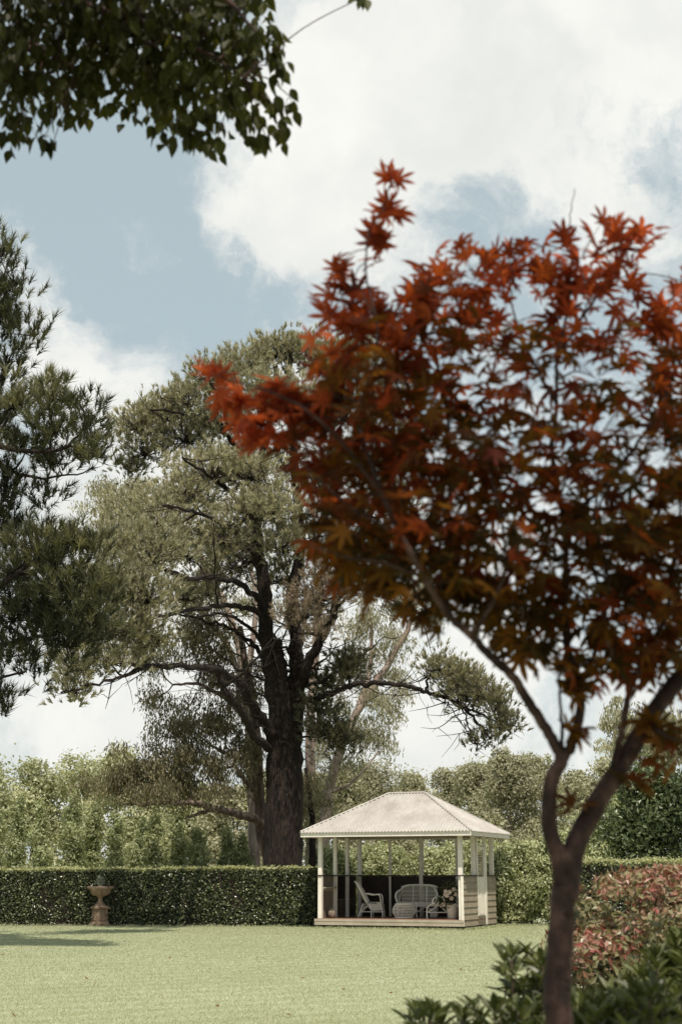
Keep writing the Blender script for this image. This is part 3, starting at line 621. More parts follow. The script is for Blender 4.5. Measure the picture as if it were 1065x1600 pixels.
# ================================================================ THE BIG PINE
DB = 49.5
root = thing('pine_tree', 'tall spreading pine with thick dark forked trunk rising behind the hedge left of the gazebo', 'tree', G(440, 1440) * np.array([0, 0, 0]) + np.array([P(440, 1370, DB)[0], DB, 0]))
wd = Wood(); nb = MB()
s1 = PM(DB)
def gp(px, D, z=0): p = P(px, 1370, D); p[2] = z; return p
# trunk and leaders
q = wd.limb([gp(438, DB, -.2), gp(440, DB, .9), P(442, 1290, DB), P(446, 1180, DB), P(445, 1110, DB), P(438, 1050, DB), P(430, 1000, DB)], 30/s1, 9/s1, 16, 8, .02)
wd.mb.tube(smooth([gp(438, DB, -.1), gp(439, DB, .5), gp(440, DB, 1.3)], 4), [.95, .86, .78, .74, .71, .69, .67, .65, .63][:9], 16)
wd.limb([gp(428, DB, -.1), P(432, 1300, DB), P(433, 1200, DB), P(433, 1120, DB), P(424, 1055, DB), P(416, 989, DB), P(412, 906, DB), P(404, 860, DB-.3), P(400, 790, DB-.5), P(408, 720, DB-.6), P(425, 640, DB-.6), P(430, 570, DB-.4)], 21/s1, 4/s1, 12, 6, .03)
wd.limb([gp(455, DB, -.1), P(456, 1300, DB), P(457, 1200, DB), P(459, 1120, DB+.1), P(465, 1060, DB+.3), P(461, 990, DB+.6), P(456, 930, DB+.8), P(470, 850, DB+.6), P(462, 760, DB+.4), P(456, 680, DB), P(450, 600, DB), P(455, 545, DB)], 20/s1, 3.5/s1, 12, 6, .03)
wd.limb([P(464, 1085, DB+.2), P(480, 1040, DB-.2), P(500, 1000, DB-.6), P(522, 955, DB-.9), P(535, 880, DB-1), P(530, 800, DB-1), P(515, 720, DB-.8), P(525, 640, DB-.6), P(540, 570, DB)], 10/s1, 2.5/s1, 10, 6, .03)
wd.limb([P(533, 890, DB-1), P(570, 820, DB-1), P(600, 740, DB-1), P(615, 660, DB-1)], 8/s1, 3/s1, 8, 6, .03)
# traced limbs
limbs = [
 ([(432,1160,DB),(419,1138,DB-.6),(396,1105,DB-1.4),(373,1068,DB-2.2),(340,1048,DB-2.8),(312,1043,DB-3.3),(262,1040,DB-3.6),(207,1038,DB-4)], 14, 3),
 ([(262,1040,DB-3.6),(230,1042,DB-4),(180,1060,DB-4.2),(128,1075,DB-4.5),(95,1082,DB-4.5)], 4, 1.2),
 ([(340,1048,DB-2.8),(352,1080,DB-3),(375,1110,DB-3.2),(398,1150,DB-2),(420,1170,DB-.5)], 6, 8),
 ([(412,960,DB),(403,936,DB-.8),(373,911,DB-1.8),(340,903,DB-2.6),(300,905,DB-3.4),(262,890,DB-4),(215,865,DB-4.6),(180,850,DB-5)], 8, 2),
 ([(414,985,DB),(403,956,DB-.6),(373,948,DB-1.5),(340,946,DB-2.2),(290,955,DB-3),(240,965,DB-3.6),(190,985,DB-4.2),(150,1000,DB-4.6)], 7, 1.8),
 ([(420,1040,DB),(400,1012,DB+.8),(366,985,DB+1.6),(330,972,DB+2.2),(280,960,DB+2.8)], 6, 2),
 ([(418,1020,DB),(395,985,DB-.4),(350,960,DB-1),(310,965,DB-2)], 5, 2),
 ([(408,890,DB),(385,850,DB-1),(350,820,DB-2),(300,800,DB-3),(255,790,DB-4)], 8, 2),
 ([(402,830,DB),(370,780,DB-1.2),(330,745,DB-2.4),(285,715,DB-3.2)], 7, 2),
 ([(402,800,DB),(380,720,DB+.6),(340,670,DB+1),(280,645,DB+1.2),(235,640,DB+1.2)], 7, 2),
 ([(412,700,DB),(380,650,DB-.8),(340,610,DB-1.2),(320,590,DB-1.2)], 6, 2),
 ([(462,860,DB+.6),(440,830,DB-1),(420,800,DB-2.5),(390,770,DB-3.5)], 6, 2),
 ([(466,1095,DB),(490,1092,DB-.5),(512,1085,DB-1),(545,1072,DB-1.6),(585,1068,DB-2.1),(631,1070,DB-2.7),(665,1081,DB-3.1),(695,1088,DB-3.4),(722,1104,DB-3.6),(746,1128,DB-3.8),(760,1148,DB-4)], 7.5, 2),
 ([(665,1081,DB-3.1),(668,1062,DB-3.2),(676,1050,DB-3.3),(700,1040,DB-3.5)], 3, 1.2),
 ([(722,1104,DB-3.6),(745,1112,DB-3.8),(775,1125,DB-4),(800,1135,DB-4)], 3, 1.2),
 ([(713,1096,DB-3.5),(727,1118,DB-3.5),(736,1150,DB-3.5),(758,1172,DB-3.6)], 2.2, .8),
 ([(690,1088,DB-3.4),(702,1102,DB-3.4),(722,1134,DB-3.4)], 1.8, .6),
 ([(520,960,DB-.9),(545,930,DB-1.5),(575,915,DB-2),(600,930,DB-2.4),(650,960,DB-2.8)], 4, 1),
 ([(545,930,DB-1.5),(580,900,DB-2),(620,925,DB-2.6),(665,985,DB-3)], 3, .8),
]
def fwd(px, py, d):     # the lower left limbs reach out towards the lawn
    return (px, py, d - 8*min(1, max(0, (380-px)/170))*(1 if py > 880 else .4))
for pts, a, b2 in limbs: wd.limb(px_limb([fwd(*q_) for q_ in pts] if pts[0][0] < 450 else pts), a*.78/s1, b2*.8/s1, 8, 6, .03)
for i in range(60):     # thin fanning inner branches
    A = np.vstack(wd.p); R_ = np.concatenate(wd.r); k = rng.integers(len(A)); a = A[k]
    if a[2] < 7 or a[2] > 14 or R_[k] < .07: continue
    d = np.array([rng.normal()*.9 - .25, rng.normal()*.7, .35 + .5*rng.random()]); d = unit(d)*(1.6+2.4*rng.random())
    wd.limb([a, a + d*.4 - [0, 0, .15], a + d*.75, a + d + [0, 0, .25]], min(R_[k]*.5, .07), .015, 6, 5, .03)
# fine bare twigs hanging in the inner crown
for i in range(420):
    A = np.vstack(wd.p); k = rng.integers(len(A)); a = A[k]
    if a[2] < 5: continue
    d = rng.normal(size=3)*np.array([1, .8, .35]); d = d/np.linalg.norm(d)*(.5+1.3*rng.random()); mid = a + d*.5 + np.array([0, 0, -.12])
    wd.mb.tube(smooth([a, mid, a+d+np.array([0, 0, .1*rng.normal()])], 3), np.linspace(.022, .006, 7), 3, 0, False)
    for j in range(2):
        e = mid + rng.normal(size=3)*.45; wd.mb.tube([mid, (mid+e)/2+rng.normal(size=3)*.05, e], [.012, .009, .005], 3, 0, False)
clumps = [  # px, py, dD, rx px, rz px, tone lo, hi, n
 (330,590,-1.2,42,32,.3,1,34),(385,570,-.6,50,36,.3,1,44),(440,548,0,52,34,.3,1,46),(500,560,.2,55,40,.3,1,46),(560,560,0,50,38,.2,.9,36),
 (400,620,-1.6,60,40,.4,1,48),(470,625,-1.5,60,42,.4,1,44),(540,640,-1,60,50,.2,.9,36),(600,620,-.5,48,50,.2,.9,28),(630,690,-.5,40,50,.2,.9,22),
 (300,620,.2,46,32,.3,1,34),(255,645,.6,46,32,.3,1,36),(215,660,1,42,32,.3,1,32),(290,680,.4,60,34,.15,.8,38),(230,700,1,46,38,.1,.7,30),(205,730,1.4,24,24,.1,.5,12),(350,660,-.6,55,34,.25,.9,38),
 (330,735,-2.6,64,34,.45,1,46),(390,740,-2.4,52,34,.45,1,36),(290,770,-3,52,38,.4,1,36),(430,790,-2.6,46,40,.4,1,36),(390,800,-3.3,46,34,.3,1,30),
 (440,850,-2.2,42,32,.3,.9,26),(350,840,-2.8,46,26,.25,.9,22),(250,810,-3.8,52,36,.3,1,34),(200,800,-2.5,44,36,.35,1,26),(235,860,-3.8,60,38,.3,.9,38),(290,860,-3.4,50,32,.2,.8,26),
 (175,850,-3.6,40,36,.3,.95,24),(170,910,-4,46,32,.2,.8,26),(230,930,-4,50,28,.2,.8,26),(290,930,-3,40,24,.15,.7,16),
 (140,990,-4.4,40,22,.3,.8,18),(190,980,-4,40,22,.2,.8,18),(120,1040,-4.4,40,20,.3,.8,14),(175,1030,-4.2,40,18,.2,.8,13),(110,1075,-4.5,30,14,.3,.8,8),(240,1000,-3.6,38,20,.2,.7,14),
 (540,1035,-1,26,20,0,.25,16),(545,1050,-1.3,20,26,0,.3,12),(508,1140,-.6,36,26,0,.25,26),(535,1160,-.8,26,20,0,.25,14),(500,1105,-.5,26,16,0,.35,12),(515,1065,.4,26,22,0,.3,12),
 (680,1035,-3.4,18,14,.2,.8,9),(700,1050,-3.5,28,16,.25,.9,15),(725,1062,-3.6,26,16,.2,.8,13),(755,1078,-3.8,28,17,.2,.8,14),(780,1100,-4,24,20,.1,.7,12),(795,1128,-4,18,18,.05,.5,9),(735,1090,-3.6,28,12,.1,.6,10),(765,1150,-3.8,18,12,.1,.6,6),(740,1158,-3.6,10,10,.1,.5,4),(706,1078,-3.4,18,8,.1,.6,5),
 (370,880,1.5,50,30,.2,.8,24),(330,920,1.8,50,30,.2,.8,22),(440,900,1.6,40,36,.1,.7,20),(480,820,1.2,46,40,.1,.7,22),(500,760,1,40,40,.2,.8,20),(440,720,1.4,46,40,.2,.8,22),(380,700,1.2,40,30,.2,.8,18),(300,990,1,44,22,.1,.7,14),(350,850,2,50,30,.2,.8,20),(560,860,.5,50,40,.1,.7,20),(600,860,-.5,40,40,.1,.7,18),
 (580,740,-1,50,40,.1,.7,22),(620,790,-1,40,40,.1,.7,18),(540,720,-1,50,30,.1,.7,18),
]
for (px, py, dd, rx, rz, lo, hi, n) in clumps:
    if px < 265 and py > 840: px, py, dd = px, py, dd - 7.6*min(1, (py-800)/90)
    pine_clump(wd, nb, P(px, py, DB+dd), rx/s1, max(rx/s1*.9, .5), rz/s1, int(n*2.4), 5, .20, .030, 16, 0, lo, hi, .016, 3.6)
for (px, py, rx, rz, n) in [(500,930,44,30,34),(470,960,36,26,24),(540,920,36,24,20),(520,890,36,24,18),(495,985,26,16,12)]:
    pine_clump(wd, nb, P(px, py, DB-2.6), rx/s1, .9, rz/s1, int(n*1.8), 5, .19, .028, 15, 1, 0, 1, .016, 3.6)
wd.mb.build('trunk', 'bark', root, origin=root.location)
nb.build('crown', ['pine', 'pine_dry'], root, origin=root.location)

# ================================================================ PINE REACHING IN FROM THE LEFT
DL = 31.0; s2 = PM(DL)
root = thing('pine_tree', 'dark long needled pine reaching into the picture above the urn, its trunk outside it', 'tree', (-9.9, DL, 0))
wd = Wood(); nb = MB()
wd.limb([(-9.9, DL, -.2), (-9.8, DL, 3), (-9.5, DL, 7), (-9.6, DL, 11), (-9.4, DL, 15)], .42, .08, 12, 8, .02)
for pts, a, b2 in [([(-130,560,DL),(-60,520,DL),(0,470,DL),(25,440,DL)],5,1.5),
                   ([(-140,700,DL),(-40,690,DL-.5),(40,705,DL-.8),(100,700,DL-1),(150,650,DL-1)],7,1.5),
                   ([(-40,690,DL-.5),(30,740,DL),(90,745,DL),(150,735,DL)],4,1),
                   ([(-140,1010,DL),(-60,960,DL-.5),(0,915,DL-.8),(45,885,DL-1),(110,840,DL-1)],10,2),
                   ([(-140,1060,DL),(-40,1020,DL+1),(40,1000,DL+1.2),(90,990,DL+1.4)],7,2),
                   ([(-140,1120,DL),(-60,1090,DL),(0,1060,DL),(40,1050,DL)],5,1.5),
                   ([(-140,850,DL),(-60,800,DL+1),(10,790,DL+1.5)],6,2)]:
    wd.limb(px_limb(pts), a/s2, b2/s2, 8, 6, .02)
for (px, py, dd, rx, rz, lo, hi, n) in [
 (-45,410,0,45,40,.1,.8,16),(8,395,-.3,26,26,.2,.9,10),(10,450,0,40,30,.1,.8,14),(40,450,0,20,16,.1,.8,5),(15,500,.3,38,30,.1,.7,14),(58,520,-.2,20,22,.1,.8,7),(20,560,0,40,22,0,.6,10),(-40,520,0,60,60,0,.6,22),(0,590,.4,40,22,0,.5,8),
 (20,630,-.6,52,30,.3,1,20),(70,610,-.6,40,22,.4,1,13),(100,620,-.8,30,20,.3,1,9),(85,665,-.8,54,32,.15,.8,22),(140,640,-1,20,20,.1,.7,8),(130,690,-1,34,26,.1,.7,14),(155,710,-1,20,20,.2,.8,7),(40,700,-.2,50,30,.1,.7,16),(-30,680,0,60,60,.1,.6,20),(90,720,-.4,40,18,.05,.5,10),
 (10,770,.6,34,44,0,.5,18),(-30,830,.5,60,80,0,.5,30),(15,830,.8,40,40,0,.4,16),(75,770,.2,30,18,.1,.6,8),
 (60,850,-1,54,28,.15,.9,24),(115,840,-1.2,34,22,.3,1,13),(90,880,-1,52,26,.1,.8,20),(150,855,-1,22,18,.1,.7,7),(30,890,-.6,46,30,.05,.7,18),
 (120,915,-1,56,26,.1,.9,22),(165,920,-1.2,26,24,.2,.9,10),(60,935,-.4,60,30,0,.5,22),(140,955,-.8,44,24,.05,.7,17),(90,975,0,60,26,0,.45,22),(20,960,.4,60,40,0,.4,22),
 (110,1005,.6,48,22,.0,.5,16),(40,1015,.2,60,22,0,.5,16),(60,1045,.4,24,12,0,.5,5),(-10,1030,0,30,26,0,.4,8),(165,985,.4,24,16,.1,.7,6),(5,1095,0,20,18,0,.5,7),(-20,1090,0,30,22,0,.4,7),
 (-120,470,0,90,80,.1,.6,30),(-120,640,-1,90,80,.1,.6,30),(-110,800,1,90,80,.1,.6,30),(-120,960,0,90,80,.1,.6,30),(-260,700,1,110,260,.1,.6,60),(-180,300,0,90,90,.1,.7,26),(-220,960,2,110,110,.1,.6,30),(-30,900,4,90,90,0,.5,30),(-20,640,4,60,60,0,.5,16),(60,960,5,80,50,0,.5,18),
]:
    if px > -30 and py < 600: rx *= .72; px -= 6
    pine_clump(wd, nb, P(px, py, DL+dd), rx/s2*.85, max(rx/s2*.8, .35), rz/s2*.85, int(n*1.3), 3, .29, .021, 28, 0, lo, hi, .014, 2.6)
wd.mb.build('trunk', 'bark', root, origin=root.location); nb.build('crown', 'pine_near', root, origin=root.location)

# ================================================================ GUM TREES BEHIND THE PINE
def gum(label, basepx, D, stems, clumps, leafm, mi_lo_hi=(0, 1), barkm='bark_gum', lsize=(.17, .035), cat='tree', nper=1.0, twigs=20):
    root = thing('gum_tree', label, cat, gp(basepx, D)); wd = Wood(); lf = MB(); s_ = PM(D)
    for pts, a, b2 in stems:
        pp = [P(x, y, d) if y is not None else gp(x, d, -.2) for x, y, d in pts]; wd.limb(pp, a/s_, b2/s_, 10, 6, .02)
    for (px, py, dd, rx, rz, n) in clumps:
        c = P(px, py, D+dd); wd.reach(c, .05, attach=True)
        k = max(3, int(rx*rz/160)); 
        for j in range(k):
            o = rng.normal(size=3)*np.array([rx/s_*.5, rx/s_*.45, rz/s_*.5]); cc = c + o
            wd.reach(cc, .015, .05, attach=False, sides=3)
            leaf_clump(lf, cc, (.6, .6, .5), int(1.25*n*nper/k), lsize[0], lsize[1], 0, *mi_lo_hi, hang=True, shell=.2)
    wd.mb.build('trunk', barkm, root, origin=root.location); lf.build('crown', leafm, root, origin=root.location)
DG = 56
gum('weeping gum with low horizontal bough carrying a dark hanging crown over the left hedge', 418, 51.5,
    [([(424,None,51.5),(420,1350,51.5),(408,1290,51.4),(404,1220,51.2),(398,1120,51.2),(385,1050,51.5),(375,980,52)], 13, 5),
     ([(410,1292,51.4),(400,1281,51),(365,1270,50.2),(331,1263,49.6),(310,1256,49.2),(288,1254,49),(240,1256,48.8),(199,1257,48.6)], 8, 2.5),
     ([(335,1264,49.6),(312,1270,49.4),(289,1280,49.3)], 4, 1.5),
     ([(402,1200,51.2),(385,1188,50.8),(360,1180,50.3),(330,1165,50)], 6, 2),
     ([(404,1240,51.2),(385,1222,50.8),(370,1200,50.3),(360,1170,50)], 5, 2),
     ([(398,1130,51.2),(360,1095,50.6),(310,1070,50),(270,1070,49.6)], 5, 1.5)],
    [(200,1215,-2.6,42,34,1500),(250,1200,-2.4,48,40,2000),(300,1190,-2,46,40,1900),(340,1200,-1.6,40,36,1500),(230,1240,-2.8,44,22,1100),(300,1235,-2.2,44,22,1100),(180,1230,-2.8,26,24,600),
     (290,1130,-1.5,44,34,1500),(340,1130,-1.2,42,34,1500),(260,1150,-1.8,30,24,700),(370,1110,-.8,34,34,1000),(390,1060,0,26,30,700),(250,1090,-1.8,22,24,450),(380,1180,-.8,26,30,700),(400,1240,0,20,36,500),
     (300,1010,-1,50,36,1600),(240,1030,-1.4,46,30,1200),(350,1010,-.5,36,30,1000),(330,1060,-.8,36,20,700)], 'gum_dark', lsize=(.19, .045), barkm='bark_mid')
gum('pale leafed gum whose crown shows behind the left side of the big pine', 395, DG,
    [([(398,None,DG),(396,1300,DG),(392,1200,DG),(385,1080,DG),(365,980,DG),(330,900,DG),(290,830,DG),(240,780,DG)], 11, 3),
     ([(385,1080,DG),(350,1000,DG+1),(290,930,DG+1),(220,880,DG+1)], 6, 2),([(385,1060,DG),(400,960,DG),(390,860,DG),(380,760,DG)], 6, 2)],
    [(170,780,0,44,36,1500),(220,770,0,46,34,1500),(280,790,.5,46,36,1400),(150,840,0,36,36,1200),(200,850,.5,50,42,1700),(260,870,.5,50,42,1600),(150,920,.5,44,36,1300),(210,940,.5,50,36,1500),
     (290,940,.5,50,40,1500),(340,880,1,44,40,1200),(350,960,1,40,40,1100),(140,1000,0,40,34,1000),(200,1020,0,44,30,1000),(110,1050,-.5,34,22,500),(400,920,1,40,50,900),(400,820,1,40,50,800),(330,800,1,40,40,900)], 'gum', lsize=(.19, .045))
gum('leaning gum with pink grey trunks and pale crown between the pine and the gazebo roof', 500, DG+1,
    [([(505,None,DG+1),(506,1300,DG+1),(514,1240,DG+1),(528,1180,DG+1),(548,1130,DG+1),(575,1085,DG+1),(610,1030,DG+1),(640,975,DG+1),(655,920,DG+1)], 11, 3.5),
     ([(488,None,DG+2),(486,1300,DG+2),(484,1180,DG+2),(487,1080,DG+2),(494,1000,DG+2),(500,930,DG+2),(510,850,DG+2)], 11, 5),
     ([(560,1105,DG+1),(575,1060,DG+1),(580,1000,DG+1),(575,950,DG+1)], 5, 2),
     ([(514,1240,DG+1),(545,1225,DG+.5),(572,1200,DG+.3),(590,1175,DG+.3)], 3, 1.2),
     ([(640,975,DG+1),(600,930,DG+.5),(590,880,DG)], 3, 1)],
    [(600,1100,0,36,30,1100),(570,1140,0,36,30,1000),(590,1170,0,28,22,600),(560,1060,.5,34,34,1000),(600,1050,.5,30,28,800),(620,1000,0,36,30,900),(580,980,0,34,34,900),(660,960,.5,34,30,700),(540,1200,.6,36,30,800),
     (500,1240,.5,30,36,800),(520,1280,.5,36,30,800),(600,940,0,40,26,700),(660,920,0,36,30,600),(560,1010,.6,30,30,700),(620,1120,0,20,16,300),(500,1180,1.5,26,36,600),(470,1290,1,24,30,500),(530,1110,1.2,28,30,700)], 'gum', lsize=(.19, .045))
gum('slender dark stemmed gum standing just left of the gazebo behind its roof corner', 488, 52.0,
    [([(487,None,52),(487,1340,52),(488,1290,52),(484,1250,52.3),(478,1200,52.6)], 7, 3)], [(490,1265,0,26,24,500),(478,1225,.3,22,22,380)], 'gum_dark', barkm='bark', lsize=(.19, .045))

# ================================================================ TREES AND SHRUBS BEYOND THE HEDGE
def bushy(name, label, cat, px, D, top, halfw, leafm, base=1372, dens=1.0, ls=.16, lw=.09, group=None, tone=(0, 1), barkm='bark_gum', shape='round', seed=None, hang=False, fill=1.0, zb=.5):
    s_ = PM(D); H = P(px, top, D)[2]; W = halfw/s_*(1.35 if shape == 'round' else 1.25)
    x0 = gp(px, D)[0]; root = thing(name, label, cat, (x0, D, 0), group=group)
    wd = Wood(); lf = MB()
    lean = rng.normal()*.25
    wd.limb([(x0, D, -.2), (x0+lean*.4, D, H*.25), (x0+lean, D+.2, H*.55), (x0+lean*1.2, D, H*.85)], max(.05, H*.018), .03, 8, 5, .02)
    if shape == 'column':
        k = int(5 + H*3.2)
        for j in range(k):
            u = (j+.5)/k; z = .25 + u*(H-.35); r = W*(1-.6*u**2.5)*(.8+.4*rng.random()); a = rng.random()*6.28
            c = np.array([x0 + lean*u + math.cos(a)*r*.35, D + math.sin(a)*r*.35, z])
            leaf_clump(lf, c, (r*.75, r*.75, max(.3, r*.7)), int(7*dens*r*r/(ls*lw))+70, ls, lw, 0, *tone, shell=.4, updome=.1)
    else:
        r0 = min(W*.42, 1.0); k = int(14 + 1.5*W*H/(r0*r0)*fill)
        for j in range(k):
            u = rng.random()**.8; a = rng.random()*6.283
            prof = math.sin(math.pi*(.22+.70*u))**.5
            rr = max(0, W*prof - r0*.4)*math.sqrt(rng.random()); r = r0*(.55+.65*rng.random())
            c = np.array([x0+lean*u + math.cos(a)*rr, D + math.sin(a)*rr*.7, zb + u*(H-r*.8-zb) - .25*H*u*(rr/W)**2])
            if math.sin(a) > .35 and u < .75 and rng.random() < .8: continue
            if j % 3 == 0 and rr > .2: wd.reach(c, .04, .05, attach=False, sides=4)
            asp = .6+.7*rng.random(3); leaf_clump(lf, c, np.array([r, r, r*.85])*asp, int(15*dens*r*r/(ls*lw))+30, ls, lw, 0, *tone, shell=.35, updome=.3, hang=hang, jit=.24)
    wd.mb.build('trunk', barkm, root, origin=root.location); lf.build('crown', leafm, root, origin=root.location)
    return root
FARG = 'far trees beyond the left hedge'
for i, (px, D, top, hw, lm, lab) in enumerate([
 (-30,72,1185,60,'bright','pale green bushy tree at the far left edge beyond the hedge'),
 (45,74,1180,52,'bright','rounded pale green tree at the left skyline, second from the left edge'),
 (115,76,1168,50,'bright','light green tree on the left skyline straight above the urn'),
 (178,74,1166,46,'bright','tallest light green tree of the left skyline, left of the dark weeping crown'),
 (235,70,1195,50,'bright','light green tree partly covered by the dark weeping gum crown'),
 (295,68,1215,50,'bright','light green tree seen under the low bough of the weeping gum'),
 (350,66,1220,46,'gum_far','olive tree filling the gap between the low bough and the dark trunk'),
 (395,70,1190,40,'gum_far','dull olive tree directly behind the base of the forked pine trunk'),
]):
    bushy('broadleaf_tree', lab, 'tree', px, D, top, hw, lm, dens=.8, ls=.21, lw=.12)
for i, (px, D, top, hw, lm, lab) in enumerate([
 (478,78,1200,44,'gum_far','olive gum seen just right of the dark pine trunk'),
 (530,82,1190,46,'gum_far','olive gum behind the left slope of the gazebo roof'),
 (590,84,1188,48,'gum_far','grey olive gum above the left end of the gazebo ridge'),
 (645,86,1196,40,'gum_far','grey olive gum directly above the gazebo ridge'),
 (700,88,1186,40,'gum_far','tall thin crowned gum behind the right roof slope'),
 (748,80,1182,46,'gum_far','broad olive gum above the right eave corner of the gazebo'),
 (800,76,1170,48,'gum_far','large olive gum between the gazebo and the maple trunk'),
 (850,78,1165,44,'gum_far','olive gum directly behind the fork of the maple'),
 (905,74,1185,44,'gum_far','olive gum in the gap between the two maple trunks'),
 (955,70,1180,44,'gum_far','olive gum behind the right maple limb'),
]):
    bushy('gum_tree', lab, 'tree', px, D, top, hw, lm, dens=.75, ls=.21, lw=.10, tone=(.0, 1) if i % 2 else (.0, .75))
cols = [(-8,1262,22,'upright pale green shrub at the left edge of the photo behind the hedge'),(32,1248,24,'tall upright green shrub near the left edge behind the hedge'),(70,1256,20,'upright green shrub behind the hedge, two shrubs left of the urn'),(104,1240,22,'tall upright green shrub behind the hedge just left of the urn'),(142,1262,20,'upright green shrub right behind the urn'),
        (176,1275,20,'short upright green shrub behind the hedge just right of the urn'),(208,1285,22,'rounded upright shrub behind the hedge under the tip of the low bough'),(242,1265,20,'upright shrub behind the hedge under the thick part of the hanging crown'),(276,1270,22,'upright green shrub under the forked end of the low bough'),(312,1300,24,'low green shrub behind the hedge below the middle of the low bough'),(352,1300,24,'low green shrub behind the hedge left of the pine base'),(388,1310,20,'low green shrub touching the foot of the slanting dark stem')]
for (px, top, hw, lab) in cols:
    bushy('upright_shrub', lab, 'shrub', px, 54+rng.random()*3, top-6, hw*.95, 'column', tone=(0, .7), shape='column', dens=1.1, ls=.15, lw=.07, barkm='twig')
for (px, D, top, hw, lab, lm) in [
 (520,52.5,1318,34,'light green shrub seen through the left bays of the gazebo','column'),(565,53,1322,34,'light green shrub seen through the gazebo above the armchair','column'),(612,53,1318,34,'light green shrub seen through the middle of the gazebo','column'),(660,52.5,1322,34,'light green shrub seen through the gazebo above the wicker sofa','column'),(705,52,1318,32,'light green shrub seen through the right bay of the gazebo','column'),
 (748,50.5,1305,36,'bright green shrub behind the right end wall of the gazebo','column'),(790,48.4,1318,34,'bright leafy shrub immediately right of the gazebo','column'),(828,48,1308,36,'bright leafy shrub between the gazebo and the maple trunk','column'),(868,47.4,1300,38,'leafy green shrub directly behind the maple trunk','column'),(768,50,1355,30,'low green shrub at the right rear foot of the gazebo','column')]:
    bushy('leafy_shrub', lab, 'shrub', px, D, top, hw, lm, dens=1.2, ls=.13, lw=.07, barkm='twig', fill=2.6, zb=.2)
bushy('broadleaf_tree', 'dark glossy green tree at the right edge above the right hedge', 'tree', 1035, 36, 1178, 86, 'darktree', dens=1.0, ls=.14, lw=.075, barkm='bark')
bushy('broadleaf_tree', 'olive drooping gum at the right edge behind the thick maple limb', 'tree', 1080, 42, 1090, 72, 'gum', dens=.6, ls=.17, lw=.06, hang=True, fill=.6)
bushy('broadleaf_tree', 'light green bush left of the dark glossy tree above the right hedge', 'tree', 945, 40, 1232, 44, 'column', dens=1.0, ls=.14, lw=.07, barkm='twig')
bushy('gum_tree', 'thin olive gum whose sparse top shows between the right maple limbs', 'tree', 975, 44, 1075, 40, 'gum_far', dens=.5, ls=.17, lw=.05, hang=True, fill=.35)

# ================================================================ JAPANESE MAPLE IN THE FOREGROUND
def maple_template():
    pts = [(0.0, 0.0, 0.0)]; outl = []
    lob = [(-128, .50), (-84, .78), (-42, .95), (0, 1.05), (42, .95), (84, .78), (128, .50)]
    for i, (a, l) in enumerate(lob):
        for da, rr in ((-13, .52), (-7.5, .74), (0, 1.0), (7.5, .74), (13, .52)):
            r_ = l*rr; an_ = math.radians(a+da); outl.append((math.sin(an_)*r_, math.cos(an_)*r_, -.16*r_*r_ + (.02 if da else -.01)))
        if i < 6:
            an_ = math.radians(a+21); outl.append((math.sin(an_)*.27, math.cos(an_)*.27, .015))
    v = np.array(pts + outl); n = len(outl); f = [(0, 1+(i+1) % n, 1+i) for i in range(n)]
    return v, np.array(f)
MT_V, MT_F = maple_template()
def maple_leaves(mb, c, tip, nrm, size, rnd, mi=0):
    n = len(c); t_ = unit(tip); nn = unit(nrm - t_*np.sum(nrm*t_, 1, keepdims=True)); s_ = np.cross(t_, nn)
    size = np.asarray(size)[:, None, None]
    T = MT_V[None]; bend = (1 + .5*rng.normal(size=(n, 1, 1)))
    V = c[:, None, :] + size*(T[..., 0:1]*s_[:, None] + T[..., 1:2]*t_[:, None] + T[..., 2:3]*bend*nn[:, None]*1.4)
    k = len(MT_V); Fc = (MT_F[None] + (np.arange(n)*k)[:, None, None]).reshape(-1, 3)
    mb.add(V.reshape(-1, 3), Fc, mi, np.repeat(rnd, k))
DM = 3.25; s3 = PM(DM)
root = thing('japanese_maple', 'slender japanese maple with red and orange leaves close to the camera', 'tree', gp(868, DM))
wd = Wood(); lf = MB()
bx_ = gp(868, DM)
wd.limb([bx_ + np.array([0, 0, -.05]), gp(866, DM, .6), P(872, 1600, DM), P(872, 1520, DM), P(877, 1440, DM), P(880, 1385, DM)], 24/s3, 19/s3, 16, 10, .0012)
wd.limb([P(880, 1400, DM), P(872, 1340, DM), P(857, 1290, DM), P(860, 1225, DM), P(877, 1188, DM)], 15/s3, 11/s3, 12, 6, .0004)
wd.limb([P(884, 1405, DM), P(893, 1340, DM+.01), P(905, 1305, DM+.02), P(935, 1250, DM+.03), P(970, 1195, DM+.05), P(1010, 1130, DM+.06), P(1050, 1072, DM+.08), P(1110, 1000, DM+.1)], 19/s3, 13/s3, 12, 6, .0005)
